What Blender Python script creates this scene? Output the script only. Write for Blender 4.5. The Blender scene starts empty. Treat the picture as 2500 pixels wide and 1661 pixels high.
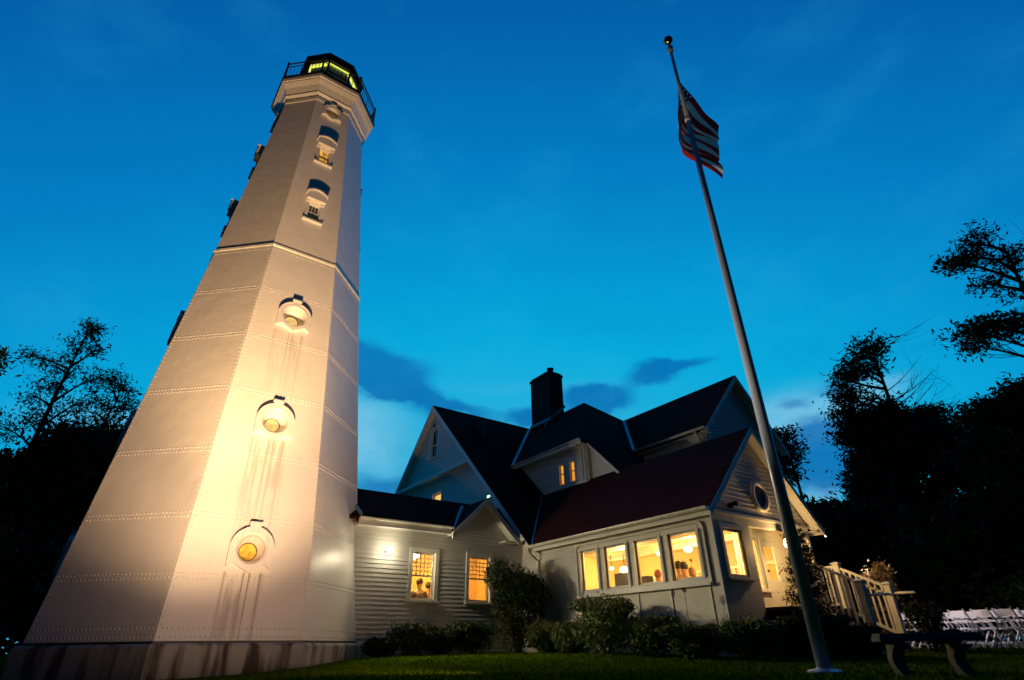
import bpy, bmesh, math, random
import numpy as np
from mathutils import Vector, Matrix
R_ = math.radians
random.seed(7); RNG = np.random.default_rng(11)
sc = bpy.context.scene
COL = sc.collection
# ------------------------------------------------------------------ camera
# world axes: +X along the connecting wing, +Y away from the sunroom gable, z = 0 at eye level
FWD = Vector((0.5874, 0.8093, 0)).normalized(); RGT = Vector((0.8093, -0.5874, 0)).normalized()
EYE = Vector((-2.75, -16.98, 0.0))
def make_camera():
    th = R_(29.223); ro = R_(-0.7534)
    f = (FWD*math.cos(th) + Vector((0, 0, math.sin(th)))).normalized()
    u0 = RGT.cross(f)
    r = RGT*math.cos(ro) + u0*math.sin(ro); u = -RGT*math.sin(ro) + u0*math.cos(ro)
    cam = bpy.data.cameras.new('camera'); o = bpy.data.objects.new('camera', cam); COL.objects.link(o)
    m = Matrix((r, u, -f)).transposed().to_4x4(); m.translation = EYE
    o.matrix_world = m
    cam.sensor_width = 36; cam.lens = 1336.3/2500*36; cam.clip_end = 900; cam.clip_start = .05
    sc.camera = o
make_camera()
# ------------------------------------------------------------------ sky (dusk)
SKY_K = 1.0
def build_world():
    w = bpy.data.worlds.new('World'); sc.world = w; w.use_nodes = True
    nt = w.node_tree; N = nt.nodes; L = nt.links
    for n in list(N): N.remove(n)
    out = N.new('ShaderNodeOutputWorld'); bg = N.new('ShaderNodeBackground'); L.new(bg.outputs[0], out.inputs[0])
    tc = N.new('ShaderNodeTexCoord')
    def M(op, a, b=None, c=None, clamp=False):
        n = N.new('ShaderNodeMath'); n.operation = op; n.use_clamp = clamp
        for i, v in enumerate((a, b, c)):
            if v is None: continue
            if isinstance(v, (int, float)): n.inputs[i].default_value = v
            else: L.new(v, n.inputs[i])
        return n.outputs[0]
    def dot(v, vec):
        n = N.new('ShaderNodeVectorMath'); n.operation = 'DOT_PRODUCT'
        L.new(v, n.inputs[0]); n.inputs[1].default_value = vec; return n.outputs['Value']
    D = tc.outputs['Generated']
    nz = N.new('ShaderNodeTexNoise'); nz.inputs['Scale'].default_value = 7; nz.inputs['Detail'].default_value = 7; nz.inputs['Roughness'].default_value = .62
    mp = N.new('ShaderNodeMapping'); mp.inputs['Scale'].default_value = (1, 1, 2.2); L.new(D, mp.inputs[0]); L.new(mp.outputs[0], nz.inputs['Vector'])
    nz2 = N.new('ShaderNodeTexNoise'); nz2.inputs['Scale'].default_value = 3.1; nz2.inputs['Detail'].default_value = 4; L.new(mp.outputs[0], nz2.inputs['Vector'])
    z = dot(D, (0, 0, 1)); fx = dot(D, tuple(FWD)); rx = dot(D, tuple(RGT))
    ev = M('ARCSINE', z)
    az = M('ARCTAN2', rx, fx)
    nf = M('SUBTRACT', nz.outputs['Fac'], .5); nf2 = M('SUBTRACT', nz2.outputs['Fac'], .5)
    azn = M('ADD', az, M('MULTIPLY', nf2, .10)); evn = M('ADD', ev, M('MULTIPLY', nf, .075))
    ramp = N.new('ShaderNodeValToRGB'); cr = ramp.color_ramp
    stops = [(0.0, (.16, .50, .67)), (.09, (.10, .44, .66)), (.20, (.045, .43, .69)), (.30, (.008, .43, .72)), (.379, (.0, .405, .715)), (.483, (.0, .335, .675)), (.69, (.0, .205, .555)), (.94, (.0, .112, .385)), (1.0, (.0, .085, .31))]
    cr.elements[0].position = 0; cr.elements[0].color = (*stops[0][1], 1)
    cr.elements[1].position = 1; cr.elements[1].color = (*stops[-1][1], 1)
    for p, c in stops[1:-1]:
        e = cr.elements.new(p); e.color = (*c, 1)
    L.new(M('DIVIDE', M('ADD', z, M('MULTIPLY', M('SUBTRACT', 1.0, fx), 1.4)), 1.7), ramp.inputs[0])
    def blob(a0, e0, sa, se, k=1.0, tilt=0.0):
        da = M('SUBTRACT', azn, a0); de = M('SUBTRACT', evn, e0)
        if tilt: de = M('ADD', de, M('MULTIPLY', da, tilt))
        q = M('ADD', M('POWER', M('ABSOLUTE', M('DIVIDE', da, sa)), 2.4), M('POWER', M('ABSOLUTE', M('DIVIDE', de, se)), 2.4))
        g = M('EXPONENT', M('MULTIPLY', q, -1.0))
        return M('MULTIPLY', g, k)
    def total(lst):
        t = lst[0]
        for b in lst[1:]: t = M('ADD', t, b)
        return t
    def mr(v, a, b, c=0, d=1):
        n = N.new('ShaderNodeMapRange'); n.interpolation_type = 'SMOOTHSTEP'; L.new(v, n.inputs[0])
        for i, x in enumerate((a, b, c, d)): n.inputs[i+1].default_value = x
        return n.outputs[0]
    light = total([blob(-.30, .335, .10, .065), blob(.50, .315, .12, .05), blob(.50, .205, .03, .02, .9), blob(-.62, .30, .13, .03, .6), blob(.06, .42, .25, .02, .22), blob(-.2, .98, .05, .12, .05), blob(.63, .345, .05, .02, .5)])
    dark = total([blob(-.285, .448, .10, .040, 1.3, .15), blob(-.215, .418, .10, .034, 1.1, .35), blob(-.12, .388, .12, .014, .95, .22), blob(-.19, .455, .07, .022, .45),
                  blob(.275, .437, .050, .022, 1.0), blob(.335, .445, .07, .010, .7), blob(.165, .398, .064, .024, 1.6), blob(.032, .368, .034, .020, 1.15),
                  blob(.535, .258, .065, .050, 2.2), blob(.50, .345, .035, .012, .6), blob(.57, .360, .035, .010, .6), blob(.72, .39, .06, .012, .35), blob(-.22, .245, .10, .025, .8), blob(-.70, .25, .05, .04, .9), blob(.17, .50, .035, .010, .22)])
    tex = M('ADD', M('MULTIPLY', nf, 1.1), .0)
    lf = mr(M('ADD', light, M('MULTIPLY', M('MULTIPLY', light, tex), 1.5)), .05, 1.05)
    df = mr(M('ADD', dark, M('MULTIPLY', M('MULTIPLY', dark, tex), 1.1)), .12, 1.0)
    def mix(f, a, b):
        n = N.new('ShaderNodeMix'); n.data_type = 'RGBA'; 
        if isinstance(f, float): n.inputs[0].default_value = f
        else: L.new(f, n.inputs[0])
        for i, v in ((6, a), (7, b)):
            if isinstance(v, tuple): n.inputs[i].default_value = (*v, 1)
            else: L.new(v, n.inputs[i])
        return n.outputs[2]
    mot = M('MULTIPLY', M('ADD', nf2, M('MULTIPLY', nf, .7)), .55)
    c = mix(M('MULTIPLY', lf, .82), ramp.outputs[0], (.20, .57, .80))
    c = mix(M('MULTIPLY', df, .88), c, (.0, .155, .46))
    # twilight: the sky behind the camera is far darker than the afterglow side
    back = mr(fx, -.45, .32, .055, 1.0)
    low = mr(z, -.06, 0.0, .02, 1.0)
    sky = N.new('ShaderNodeTexSky'); sky.sky_type = 'NISHITA'; sky.sun_disc = False
    sky.sun_elevation = R_(-2.5); sky.sun_rotation = math.atan2(FWD.x, FWD.y)
    c = mix(M('MAXIMUM', mot, 0.0), c, (.03, .43, .80)); c = mix(M('MAXIMUM', M('MULTIPLY', mot, -.9), 0.0), c, (.0, .13, .45))
    c = mix(.015, c, sky.outputs[0])
    L.new(c, bg.inputs['Color'])
    L.new(M('MULTIPLY', M('MULTIPLY', back, low), SKY_K), bg.inputs['Strength'])
build_world()
sc.view_settings.view_transform = 'Standard'; sc.view_settings.look = 'None'
sc.view_settings.exposure = 0; sc.view_settings.gamma = 1
sc.cycles.max_bounces = 6; sc.cycles.diffuse_bounces = 3; sc.cycles.transparent_max_bounces = 12
sc.cycles.sample_clamp_indirect = 6; sc.cycles.caustics_reflective = False; sc.cycles.caustics_refractive = False
sc.cycles.use_denoising = True
# ------------------------------------------------------------------ lamps (the place's own, some split into several beams, plus added fills)
def lamp(name, kind, loc, energy, color, size=.1, target=None, spot=60, blend=1.0, sx=None):
    l = bpy.data.lights.new(name, kind); l.energy = energy; l.color = color
    if kind == 'AREA':
        l.size = size
        if sx: l.shape = 'RECTANGLE'; l.size_y = sx
    else: l.shadow_soft_size = size
    if kind == 'SPOT': l.spot_size = R_(spot); l.spot_blend = blend
    o = bpy.data.objects.new(name, l); COL.objects.link(o); o.location = loc
    if target is not None:
        o.rotation_euler = (Vector(target)-Vector(loc)).to_track_quat('-Z', 'Y').to_euler()
    return o
WARM = (1.0, .60, .26)
lamp('tower_floodlight', 'SPOT', (-.7, -8.3, -.36), 8200, (1.0, .60, .26), .30, (-1.15, -2.7, 8.2), 50, 1.0)
lamp('tower_floodlight_wide', 'SPOT', (-.9, -8.5, -.36), 7200, (1.0, .62, .32), .30, (-1.0, -2.7, 6.2), 78, 1.0)
lamp('tower_floodlight_spill', 'SPOT', (-.7, -8.3, -.36), 750, (1.0, .60, .38), .30, (-.8, -2.9, 5.6), 110, 1.0)
lamp('tower_base_fill', 'SPOT', (2.6, -8.8, -.2), 360, (1.0, .62, .38), .3, (-.6, -3.2, 3.0), 92, 1.0)  # added fill to lift the tower base, no fixture stands here
lamp('flag_floodlight', 'SPOT', (2.0, -9.45, -.3), 2700, (1.0, .78, .55), .1, (6.05, -12.2, 8.0), 60, .8)
lamp('wing_wall_light', 'POINT', (4.02, -1.70, 2.42), 22, (1.0, .86, .55), .07)
lamp('wing_wall_light_beam', 'SPOT', (4.05, -1.66, 2.40), 480, (1.0, .84, .54), .10, (8.85, -5.6, 1.9), 120, .7)
lamp('wing_wall_light_side', 'SPOT', (4.00, -1.80, 2.40), 30, (1.0, .84, .52), .07, (1.5, -3.6, 1.6), 110, .5)
lamp('lawn_fill_beam', 'SPOT', (4.05, -1.75, 2.35), 600, (1.0, .86, .45), .10, (4.6, -8.0, -.4), 100, .8)  # extra beam added at the wall lamp to brighten the grass
lamp('yard_light', 'SPOT', (13.5, -9.1, 2.55), 560, (1.0, .80, .78), .08, (16.9, -10.9, .4), 60, .8)
lamp('porch_light', 'POINT', (11.72, -9.12, 2.20), 110, (1.0, .60, .22), .07)
# ------------------------------------------------------------------ materials
def nodes(name):
    m = bpy.data.materials.new(name); m.use_nodes = True
    nt = m.node_tree; return m, nt.nodes, nt.links, nt.nodes['Principled BSDF']
def mat(name, col, rough=.6, var=.12, scale=6, bump=0, bscale=40, metal=0, spec=.5, stretch=(1, 1, 1), col2=None, thr=None):
    m, N, L, b = nodes(name)
    b.inputs['Roughness'].default_value = rough; b.inputs['Metallic'].default_value = metal
    b.inputs['Specular IOR Level'].default_value = spec
    tc = N.new('ShaderNodeTexCoord'); mp = N.new('ShaderNodeMapping'); mp.inputs['Scale'].default_value = stretch
    L.new(tc.outputs['Object'], mp.inputs[0])
    nz = N.new('ShaderNodeTexNoise'); nz.inputs['Scale'].default_value = scale; nz.inputs['Detail'].default_value = 6
    L.new(mp.outputs[0], nz.inputs['Vector'])
    mx = N.new('ShaderNodeMix'); mx.data_type = 'RGBA'
    c2 = col2 or tuple(max(0, c*(1-var)) for c in col); c1 = col if col2 else tuple(min(1, c*(1+var*.5)) for c in col)
    mx.inputs[6].default_value = (*c1, 1); mx.inputs[7].default_value = (*c2, 1)
    if thr:
        r = N.new('ShaderNodeMapRange'); r.inputs[1].default_value = thr[0]; r.inputs[2].default_value = thr[1]
        L.new(nz.outputs['Fac'], r.inputs[0]); L.new(r.outputs[0], mx.inputs[0])
    else: L.new(nz.outputs['Fac'], mx.inputs[0])
    L.new(mx.outputs[2], b.inputs['Base Color'])
    if bump:
        n2 = N.new('ShaderNodeTexNoise'); n2.inputs['Scale'].default_value = bscale; n2.inputs['Detail'].default_value = 4
        L.new(mp.outputs[0], n2.inputs['Vector'])
        bp = N.new('ShaderNodeBump'); bp.inputs['Strength'].default_value = bump; bp.inputs['Distance'].default_value = .02
        L.new(n2.outputs['Fac'], bp.inputs['Height']); L.new(bp.outputs[0], b.inputs['Normal'])
    return m
def emis(name, col, strength, var=0.0, scale=5):
    m, N, L, b = nodes(name)
    b.inputs['Base Color'].default_value = (*[c*.5 for c in col], 1)
    b.inputs['Emission Strength'].default_value = strength
    if var:
        tc = N.new('ShaderNodeTexCoord'); nz = N.new('ShaderNodeTexNoise'); nz.inputs['Scale'].default_value = scale
        L.new(tc.outputs['Object'], nz.inputs['Vector'])
        mx = N.new('ShaderNodeMix'); mx.data_type = 'RGBA'
        mx.inputs[6].default_value = (*col, 1); mx.inputs[7].default_value = (*[c*(1-var) for c in col], 1)
        r = N.new('ShaderNodeMapRange'); r.inputs[1].default_value = .38; r.inputs[2].default_value = .62
        L.new(nz.outputs['Fac'], r.inputs[0]); L.new(r.outputs[0], mx.inputs[0]); L.new(mx.outputs[2], b.inputs['Emission Color'])
    else: b.inputs['Emission Color'].default_value = (*col, 1)
    return m
def glass_mat():
    m = bpy.data.materials.new('window_glass'); m.use_nodes = True; N = m.node_tree.nodes; L = m.node_tree.links
    for n in list(N): N.remove(n)
    o = N.new('ShaderNodeOutputMaterial'); t = N.new('ShaderNodeBsdfTransparent'); g = N.new('ShaderNodeBsdfGlossy'); g.inputs['Roughness'].default_value = .03
    t.inputs[0].default_value = (.93, .95, .93, 1)
    x = N.new('ShaderNodeMixShader'); f = N.new('ShaderNodeFresnel'); f.inputs[0].default_value = 1.45
    gm = N.new('ShaderNodeNewGeometry'); mm = N.new('ShaderNodeMath'); mm.operation = 'SUBTRACT'; mm.use_clamp = True
    L.new(f.outputs[0], mm.inputs[0]); L.new(gm.outputs['Backfacing'], mm.inputs[1]); L.new(mm.outputs[0], x.inputs[0]); L.new(t.outputs[0], x.inputs[1]); L.new(g.outputs[0], x.inputs[2]); L.new(x.outputs[0], o.inputs[0])
    return m
def tower_paint():
    m, N, L, b = nodes('tower_white_paint')
    b.inputs['Roughness'].default_value = .38
    tc = N.new('ShaderNodeTexCoord'); sp = N.new('ShaderNodeSeparateXYZ'); L.new(tc.outputs['Object'], sp.inputs[0])
    def Mt(op, a, b2=None, clamp=False):
        n = N.new('ShaderNodeMath'); n.operation = op; n.use_clamp = clamp
        for i, v in enumerate((a, b2)):
            if v is None: continue
            if isinstance(v, (int, float)): n.inputs[i].default_value = v
            else: L.new(v, n.inputs[i])
        return n.outputs[0]
    X, Y, Z = sp.outputs
    nz = N.new('ShaderNodeTexNoise'); nz.inputs['Scale'].default_value = 1.6; nz.inputs['Detail'].default_value = 5; L.new(tc.outputs['Object'], nz.inputs['Vector'])
    mx = N.new('ShaderNodeMix'); mx.data_type = 'RGBA'; mx.inputs[6].default_value = (.80, .77, .74, 1); mx.inputs[7].default_value = (.70, .67, .65, 1)
    L.new(nz.outputs['Fac'], mx.inputs[0])
    # rust streaks washing down from the portholes (front and left windows)
    mp = N.new('ShaderNodeMapping'); mp.inputs['Scale'].default_value = (9, 9, .22); L.new(tc.outputs['Object'], mp.inputs[0])
    st = N.new('ShaderNodeTexNoise'); st.inputs['Scale'].default_value = 1.0; st.inputs['Detail'].default_value = 3; L.new(mp.outputs[0], st.inputs['Vector'])
    stf = N.new('ShaderNodeMapRange'); L.new(st.outputs['Fac'], stf.inputs[0]); stf.inputs[1].default_value = .45; stf.inputs[2].default_value = .62
    tot = None
    for zt, ln, k in ((1.45, 2.6, 1.0), (4.55, 3.2, .75), (7.75, 2.6, .5)):
        inz = Mt('MULTIPLY', Mt('LESS_THAN', Z, zt), Mt('SUBTRACT', 1.0, Mt('DIVIDE', Mt('SUBTRACT', zt, Z), ln), True))
        ax = Mt('ABSOLUTE', X)
        sh = Mt('SUBTRACT', 1.0, Mt('POWER', Mt('DIVIDE', ax, .47), 6), True)
        s = Mt('MULTIPLY', Mt('MULTIPLY', inz, sh), k)
        tot = s if tot is None else Mt('MAXIMUM', tot, s)
    fr = Mt('LESS_THAN', Y, -1.2)
    base = Mt('ADD', Mt('MULTIPLY', stf.outputs[0], .95), .05)
    # thin run along both surround edges and under the point
    edges = None
    for xc, wd in ((-.40, .045), (.33, .05), (-.02, .03), (.10, .03)):
        e = Mt('SUBTRACT', 1.0, Mt('DIVIDE', Mt('ABSOLUTE', Mt('SUBTRACT', X, xc)), wd), True)
        edges = e if edges is None else Mt('MAXIMUM', edges, e)
    f = Mt('MULTIPLY', Mt('MULTIPLY', Mt('MAXIMUM', Mt('MULTIPLY', base, .65), edges), tot), fr, True)
    m2 = N.new('ShaderNodeMix'); m2.data_type = 'RGBA'; L.new(Mt('MULTIPLY', f, .88), m2.inputs[0]); L.new(mx.outputs[2], m2.inputs[6]); m2.inputs[7].default_value = (.20, .12, .05, 1)
    # broad grime patches
    g = N.new('ShaderNodeTexNoise'); g.inputs['Scale'].default_value = .9; g.inputs['Detail'].default_value = 8; g.inputs['Roughness'].default_value = .7; L.new(mp.outputs[0], g.inputs['Vector'])
    gf = N.new('ShaderNodeMapRange'); L.new(g.outputs['Fac'], gf.inputs[0]); gf.inputs[1].default_value = .55; gf.inputs[2].default_value = .8; gf.inputs[4].default_value = .25
    m3 = N.new('ShaderNodeMix'); m3.data_type = 'RGBA'; L.new(gf.outputs[0], m3.inputs[0]); L.new(m2.outputs[2], m3.inputs[6]); m3.inputs[7].default_value = (.52, .48, .42, 1)
    L.new(m3.outputs[2], b.inputs['Base Color'])
    n2 = N.new('ShaderNodeTexNoise'); n2.inputs['Scale'].default_value = 2.2; n2.inputs['Detail'].default_value = 3; L.new(tc.outputs['Object'], n2.inputs['Vector'])
    bp = N.new('ShaderNodeBump'); bp.inputs['Strength'].default_value = .45; bp.inputs['Distance'].default_value = .03
    L.new(n2.outputs['Fac'], bp.inputs['Height']); L.new(bp.outputs[0], b.inputs['Normal'])
    return m
def flag_mat():
    m, N, L, b = nodes('flag_cloth'); b.inputs['Roughness'].default_value = .85
    uv = N.new('ShaderNodeUVMap'); sp = N.new('ShaderNodeSeparateXYZ'); L.new(uv.outputs[0], sp.inputs[0])
    def Mt(op, a, b2=None):
        n = N.new('ShaderNodeMath'); n.operation = op
        for i, v in enumerate((a, b2)):
            if v is None: continue
            if isinstance(v, (int, float)): n.inputs[i].default_value = v
            else: L.new(v, n.inputs[i])
        return n.outputs[0]
    U, V = sp.outputs[0], sp.outputs[1]
    stripe = Mt('MODULO', Mt('FLOOR', Mt('MULTIPLY', V, 13)), 2)      # 0 red, 1 white
    mx = N.new('ShaderNodeMix'); mx.data_type = 'RGBA'; L.new(stripe, mx.inputs[0]); mx.inputs[6].default_value = (.58, .025, .03, 1); mx.inputs[7].default_value = (.66, .63, .60, 1)
    cant = Mt('MULTIPLY', Mt('LESS_THAN', U, .4), Mt('LESS_THAN', V, 7/13))
    # fifty stars: 11 columns x 9 rows, alternate cells
    cu = Mt('MULTIPLY', Mt('DIVIDE', U, .4), 11); cv = Mt('MULTIPLY', Mt('DIVIDE', V, 7/13), 9)
    iu, iv = Mt('FLOOR', cu), Mt('FLOOR', cv)
    par = Mt('LESS_THAN', Mt('MODULO', Mt('ADD', iu, iv), 2), .5)
    dx = Mt('SUBTRACT', Mt('FRACT', cu), .5); dy = Mt('SUBTRACT', Mt('FRACT', cv), .5)
    d = Mt('SQRT', Mt('ADD', Mt('MULTIPLY', dx, dx), Mt('MULTIPLY', dy, dy)))
    an = Mt('ARCTAN2', dy, dx); rad = Mt('ADD', .36, Mt('MULTIPLY', Mt('COSINE', Mt('MULTIPLY', an, 5)), .12))
    star = Mt('MULTIPLY', Mt('LESS_THAN', d, rad), par)
    c2 = N.new('ShaderNodeMix'); c2.data_type = 'RGBA'; L.new(star, c2.inputs[0]); c2.inputs[6].default_value = (.012, .018, .09, 1); c2.inputs[7].default_value = (.78, .76, .72, 1)
    c3 = N.new('ShaderNodeMix'); c3.data_type = 'RGBA'; L.new(cant, c3.inputs[0]); L.new(mx.outputs[2], c3.inputs[6]); L.new(c2.outputs[2], c3.inputs[7])
    L.new(c3.outputs[2], b.inputs['Base Color'])
    tr = N.new('ShaderNodeBsdfTranslucent'); L.new(c3.outputs[2], tr.inputs[0]); ms = N.new('ShaderNodeMixShader'); ms.inputs[0].default_value = .28
    L.new(b.outputs[0], ms.inputs[1]); L.new(tr.outputs[0], ms.inputs[2]); L.new(ms.outputs[0], N['Material Output'].inputs[0])
    return m
def roof_mat():
    m = mat('dark_asphalt_shingle', (.044, .0095, .0075), .93, spec=.12, var=.6, scale=5, bump=.6, bscale=45)
    N, L = m.node_tree.nodes, m.node_tree.links; b = N['Principled BSDF']
    tc = N.new('ShaderNodeTexCoord'); wv = N.new('ShaderNodeTexWave'); wv.bands_direction = 'Z'; wv.wave_profile = 'SAW'; wv.inputs['Scale'].default_value = 2.9; wv.inputs['Distortion'].default_value = .5; wv.inputs['Detail Scale'].default_value = 6
    L.new(tc.outputs['Object'], wv.inputs['Vector'])
    old = b.inputs['Normal'].links[0].from_node
    bp = N.new('ShaderNodeBump'); bp.inputs['Strength'].default_value = .9; bp.inputs['Distance'].default_value = .012
    L.new(wv.outputs['Fac'], bp.inputs['Height']); L.new(old.outputs[0], bp.inputs['Normal']); L.new(bp.outputs[0], b.inputs['Normal'])
    return m
MT = dict(
    tower=tower_paint(), glass=glass_mat(), flag=flag_mat(),
    plinth=mat('stained_concrete', (.34, .32, .30), .85, bump=.5, bscale=25, scale=1.3, stretch=(2.6, 2.6, .30), col2=(.06, .045, .038), thr=(.47, .60)),
    white=mat('white_clapboard_paint', (.72, .70, .66), .5, .14, 3, .15, 30, stretch=(1, 1, 3)),
    trim=mat('white_trim_paint', (.80, .78, .73), .42, .08, 5, .08, 30),
    panelp=mat('weathered_white_panel', (.74, .72, .66), .55, .2, 2.5, .15, 20, col2=(.48, .46, .36), thr=(.56, .85)),
    gut=mat('grimy_gutter_paint', (.74, .72, .64), .35, .2, 5, .1, 20, col2=(.40, .38, .26), thr=(.5, .8)),
    roof=roof_mat(),
    chim=mat('dark_brick', (.030, .018, .015), .9, .4, 9, .4, 30),
    copper=mat('metal_flashing', (.20, .28, .30), .4, .2, 4, metal=.5),
    black=mat('black_iron_paint', (.012, .012, .014), .45, .2, 8),
    pole=mat('brushed_aluminium', (.36, .42, .49), .36, .15, 3, metal=.35, stretch=(4, 4, .4)),
    gold=mat('gilded_ball', (.35, .24, .06), .2, .1, 5, metal=1.0),
    grass=mat('lawn_soil_green', (.045, .075, .003), 1.0, .5, 2.2, .8, 60, spec=0),
    blade=mat('grass_blade', (.11, .18, .003), .9, .5, 1.5, spec=0),
    leaf=mat('bush_leaf', (.030, .050, .016), .7, .5, 3, spec=.25),
    leaf2=mat('hydrangea_leaf', (.10, .15, .012), .6, .5, 3),
    tleaf=mat('tree_leaf', (.028, .058, .020), .8, spec=.1, var=.5, scale=1),
    bark=mat('dark_bark', (.030, .022, .016), .9, .3, 6, .5, 20),
    stone=mat('cast_stone', (.10, .098, .09), .85, .4, 9, .5, 40),
    wood=mat('brown_stair_wood', (.11, .055, .035), .7, .4, 5, stretch=(1, 6, 1)),
    rail=mat('grey_white_rail_paint', (.76, .75, .73), .5, .15, 5),
    chair=mat('white_resin', (.72, .72, .74), .45, .1, 6),
    inwall=mat('cream_plaster', (.76, .56, .28), .8, .06, 1.5),
    incl=mat('cream_ceiling', (.80, .62, .34), .8, .05, 1.5),
    infloor=mat('oak_floor', (.30, .15, .05), .5, .3, 4, stretch=(1, 8, 1)),
    darkp=mat('dark_grey_plastic', (.05, .05, .05), .5, .2, 5),
    skin=mat('skin', (.50, .28, .18), .6, .06, 5), hair=mat('dark_hair', (.03, .018, .012), .7, .3, 20),
    redhair=mat('auburn_hair', (.30, .08, .03), .7, .3, 20), cloth=mat('pale_shirt', (.70, .62, .50), .8, .1, 8),
    darkcloth=mat('dark_jacket', (.06, .05, .05), .8, .2, 8),
    bulb=emis('lit_bulb', (1.0, .78, .38), 14), globe=emis('lit_globe', (1.0, .93, .72), 12),
    amber=emis('lit_amber_glass', (1.0, .50, .05), .85, .75, 7), amber2=emis('lit_amber_blind', (1.0, .38, .03), 1.0, .25, 3),
    cream=emis('lit_cream_glass', (1.0, .70, .22), .85, .35, 9), warmwin=emis('lit_warm_window', (1.0, .58, .12), 1.0, .08, 2),
    lime=emis('lantern_light_ring', (.85, .90, .15), 1.1, .15, 3), limedark=emis('lantern_dark_glass', (.04, .07, .045), .25, .6, 3),
    led=emis('green_white_led', (.55, 1.0, .6), 3.0),
    purple=mat('purple_petal', (.16, .09, .22), .8, .2, 20), dry=mat('dry_blossom', (.42, .30, .13), .8, .3, 20),
)
# ------------------------------------------------------------------ mesh helpers
class MB:
    def __init__(s): s.v = []; s.f = []
    def add(s, vs, fs):
        n = len(s.v); s.v += [tuple(v) for v in vs]; s.f += [tuple(i+n for i in f) for f in fs]; return s
    def box(s, x0, x1, y0, y1, z0, z1):
        return s.add([(x, y, z) for z in (z0, z1) for y in (y0, y1) for x in (x0, x1)], [(0, 2, 3, 1), (4, 5, 7, 6), (0, 1, 5, 4), (2, 6, 7, 3), (0, 4, 6, 2), (1, 3, 7, 5)])
    def bar(s, a, b, w, h, up=(0, 0, 1)):
        a, b = Vector(a), Vector(b); d = (b-a).normalized(); r = d.cross(Vector(up))
        if r.length < 1e-4: r = Vector((1, 0, 0))
        r.normalize(); u = r.cross(d); P = []
        for c in (a, b):
            for i, j in ((-1, -1), (1, -1), (1, 1), (-1, 1)): P.append(c+r*(w/2*i)+u*(h/2*j))
        return s.add(P, [(0, 3, 2, 1), (4, 5, 6, 7), (0, 1, 5, 4), (1, 2, 6, 5), (2, 3, 7, 6), (3, 0, 4, 7)])
    def tube(s, pts, rad, n=8, cap=True):
        pts = [Vector(p) for p in pts]; k = len(pts)
        if not hasattr(rad, '__len__'): rad = [rad]*k
        P = []; ref = Vector((0, 0, 1))
        for i, p in enumerate(pts):
            d = (pts[min(i+1, k-1)]-pts[max(i-1, 0)]).normalized()
            r = d.cross(ref)
            if r.length < .05: r = d.cross(Vector((0, 1, 0)))
            r.normalize(); u = r.cross(d)
            for j in range(n):
                a = 2*math.pi*j/n; P.append(p+(r*math.cos(a)+u*math.sin(a))*rad[i])
        F = [(i*n+j, i*n+(j+1) % n, (i+1)*n+(j+1) % n, (i+1)*n+j) for i in range(k-1) for j in range(n)]
        if cap: F += [tuple(range(n-1, -1, -1)), tuple((k-1)*n+j for j in range(n))]
        return s.add(P, F)
    def lathe(s, prof, n=24, c=(0, 0, 0), ph=0.0, cap=True):
        k = len(prof); P = []
        for r, z in prof:
            for j in range(n):
                a = ph+2*math.pi*j/n; P.append((c[0]+r*math.cos(a), c[1]+r*math.sin(a), c[2]+z))
        F = [(i*n+j, i*n+(j+1) % n, (i+1)*n+(j+1) % n, (i+1)*n+j) for i in range(k-1) for j in range(n)]
        if cap: F += [tuple(range(n-1, -1, -1)), tuple((k-1)*n+j for j in range(n))]
        return s.add(P, F)
    def ball(s, c, r, n=12, sc3=(1, 1, 1)):
        k = n//2+1; prof = [(max(1e-4, r*math.sin(math.pi*i/(k-1))), -r*math.cos(math.pi*i/(k-1))) for i in range(k)]
        P = []; 
        for q, z in prof:
            for j in range(n):
                a = 2*math.pi*j/n; P.append((c[0]+q*math.cos(a)*sc3[0], c[1]+q*math.sin(a)*sc3[1], c[2]+z*sc3[2]))
        return s.add(P, [(i*n+j, i*n+(j+1) % n, (i+1)*n+(j+1) % n, (i+1)*n+j) for i in range(k-1) for j in range(n)])
    def slab(s, poly, t=.12, direction=None):
        P = [Vector(p) for p in poly]
        nrm = Vector((0, 0, 0))
        for i in range(len(P)): nrm += P[i].cross(P[(i+1) % len(P)])
        nrm.normalize()
        if direction is None:
            d = -nrm*t if nrm.z > 0 else nrm*t
        else: d = Vector(direction)*t
        n = len(P); Q = [p+d for p in P]
        return s.add(P+Q, [tuple(range(n)), tuple(range(2*n-1, n-1, -1))]+[(i, (i+1) % n, n+(i+1) % n, n+i) for i in range(n)])
    def build(s, name, m, parent=None, smooth=False, bevel=0):
        me = bpy.data.meshes.new(name); me.from_pydata(s.v, [], s.f); me.update()
        bm = bmesh.new(); bm.from_mesh(me); bmesh.ops.recalc_face_normals(bm, faces=bm.faces); bm.to_mesh(me); bm.free()
        if smooth:
            me.polygons.foreach_set('use_smooth', [True]*len(me.polygons))
        o = bpy.data.objects.new(name, me); COL.objects.link(o); me.materials.append(m)
        if bevel:
            b = o.modifiers.new('bevel', 'BEVEL'); b.width = bevel; b.segments = 2; b.limit_method = 'ANGLE'
        if parent: child(o, parent)
        return o
def child(o, parent):
    o.parent = parent
    o.matrix_parent_inverse = Matrix.Translation(-wloc(parent))
def wloc(o):
    # every empty is only translated until it is duplicated, and children carry identity transforms
    return Vector(o.location) if o.type == 'EMPTY' else (wloc(o.parent) if o.parent and o.type == 'EMPTY' else Vector((0, 0, 0)) if not o.parent else Vector((0, 0, 0)))
def tag(o, label=None, cat=None, group=None, kind=None):
    for k, v in (('label', label), ('category', cat), ('group', group), ('kind', kind)):
        if v: o[k] = v
    return o
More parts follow.
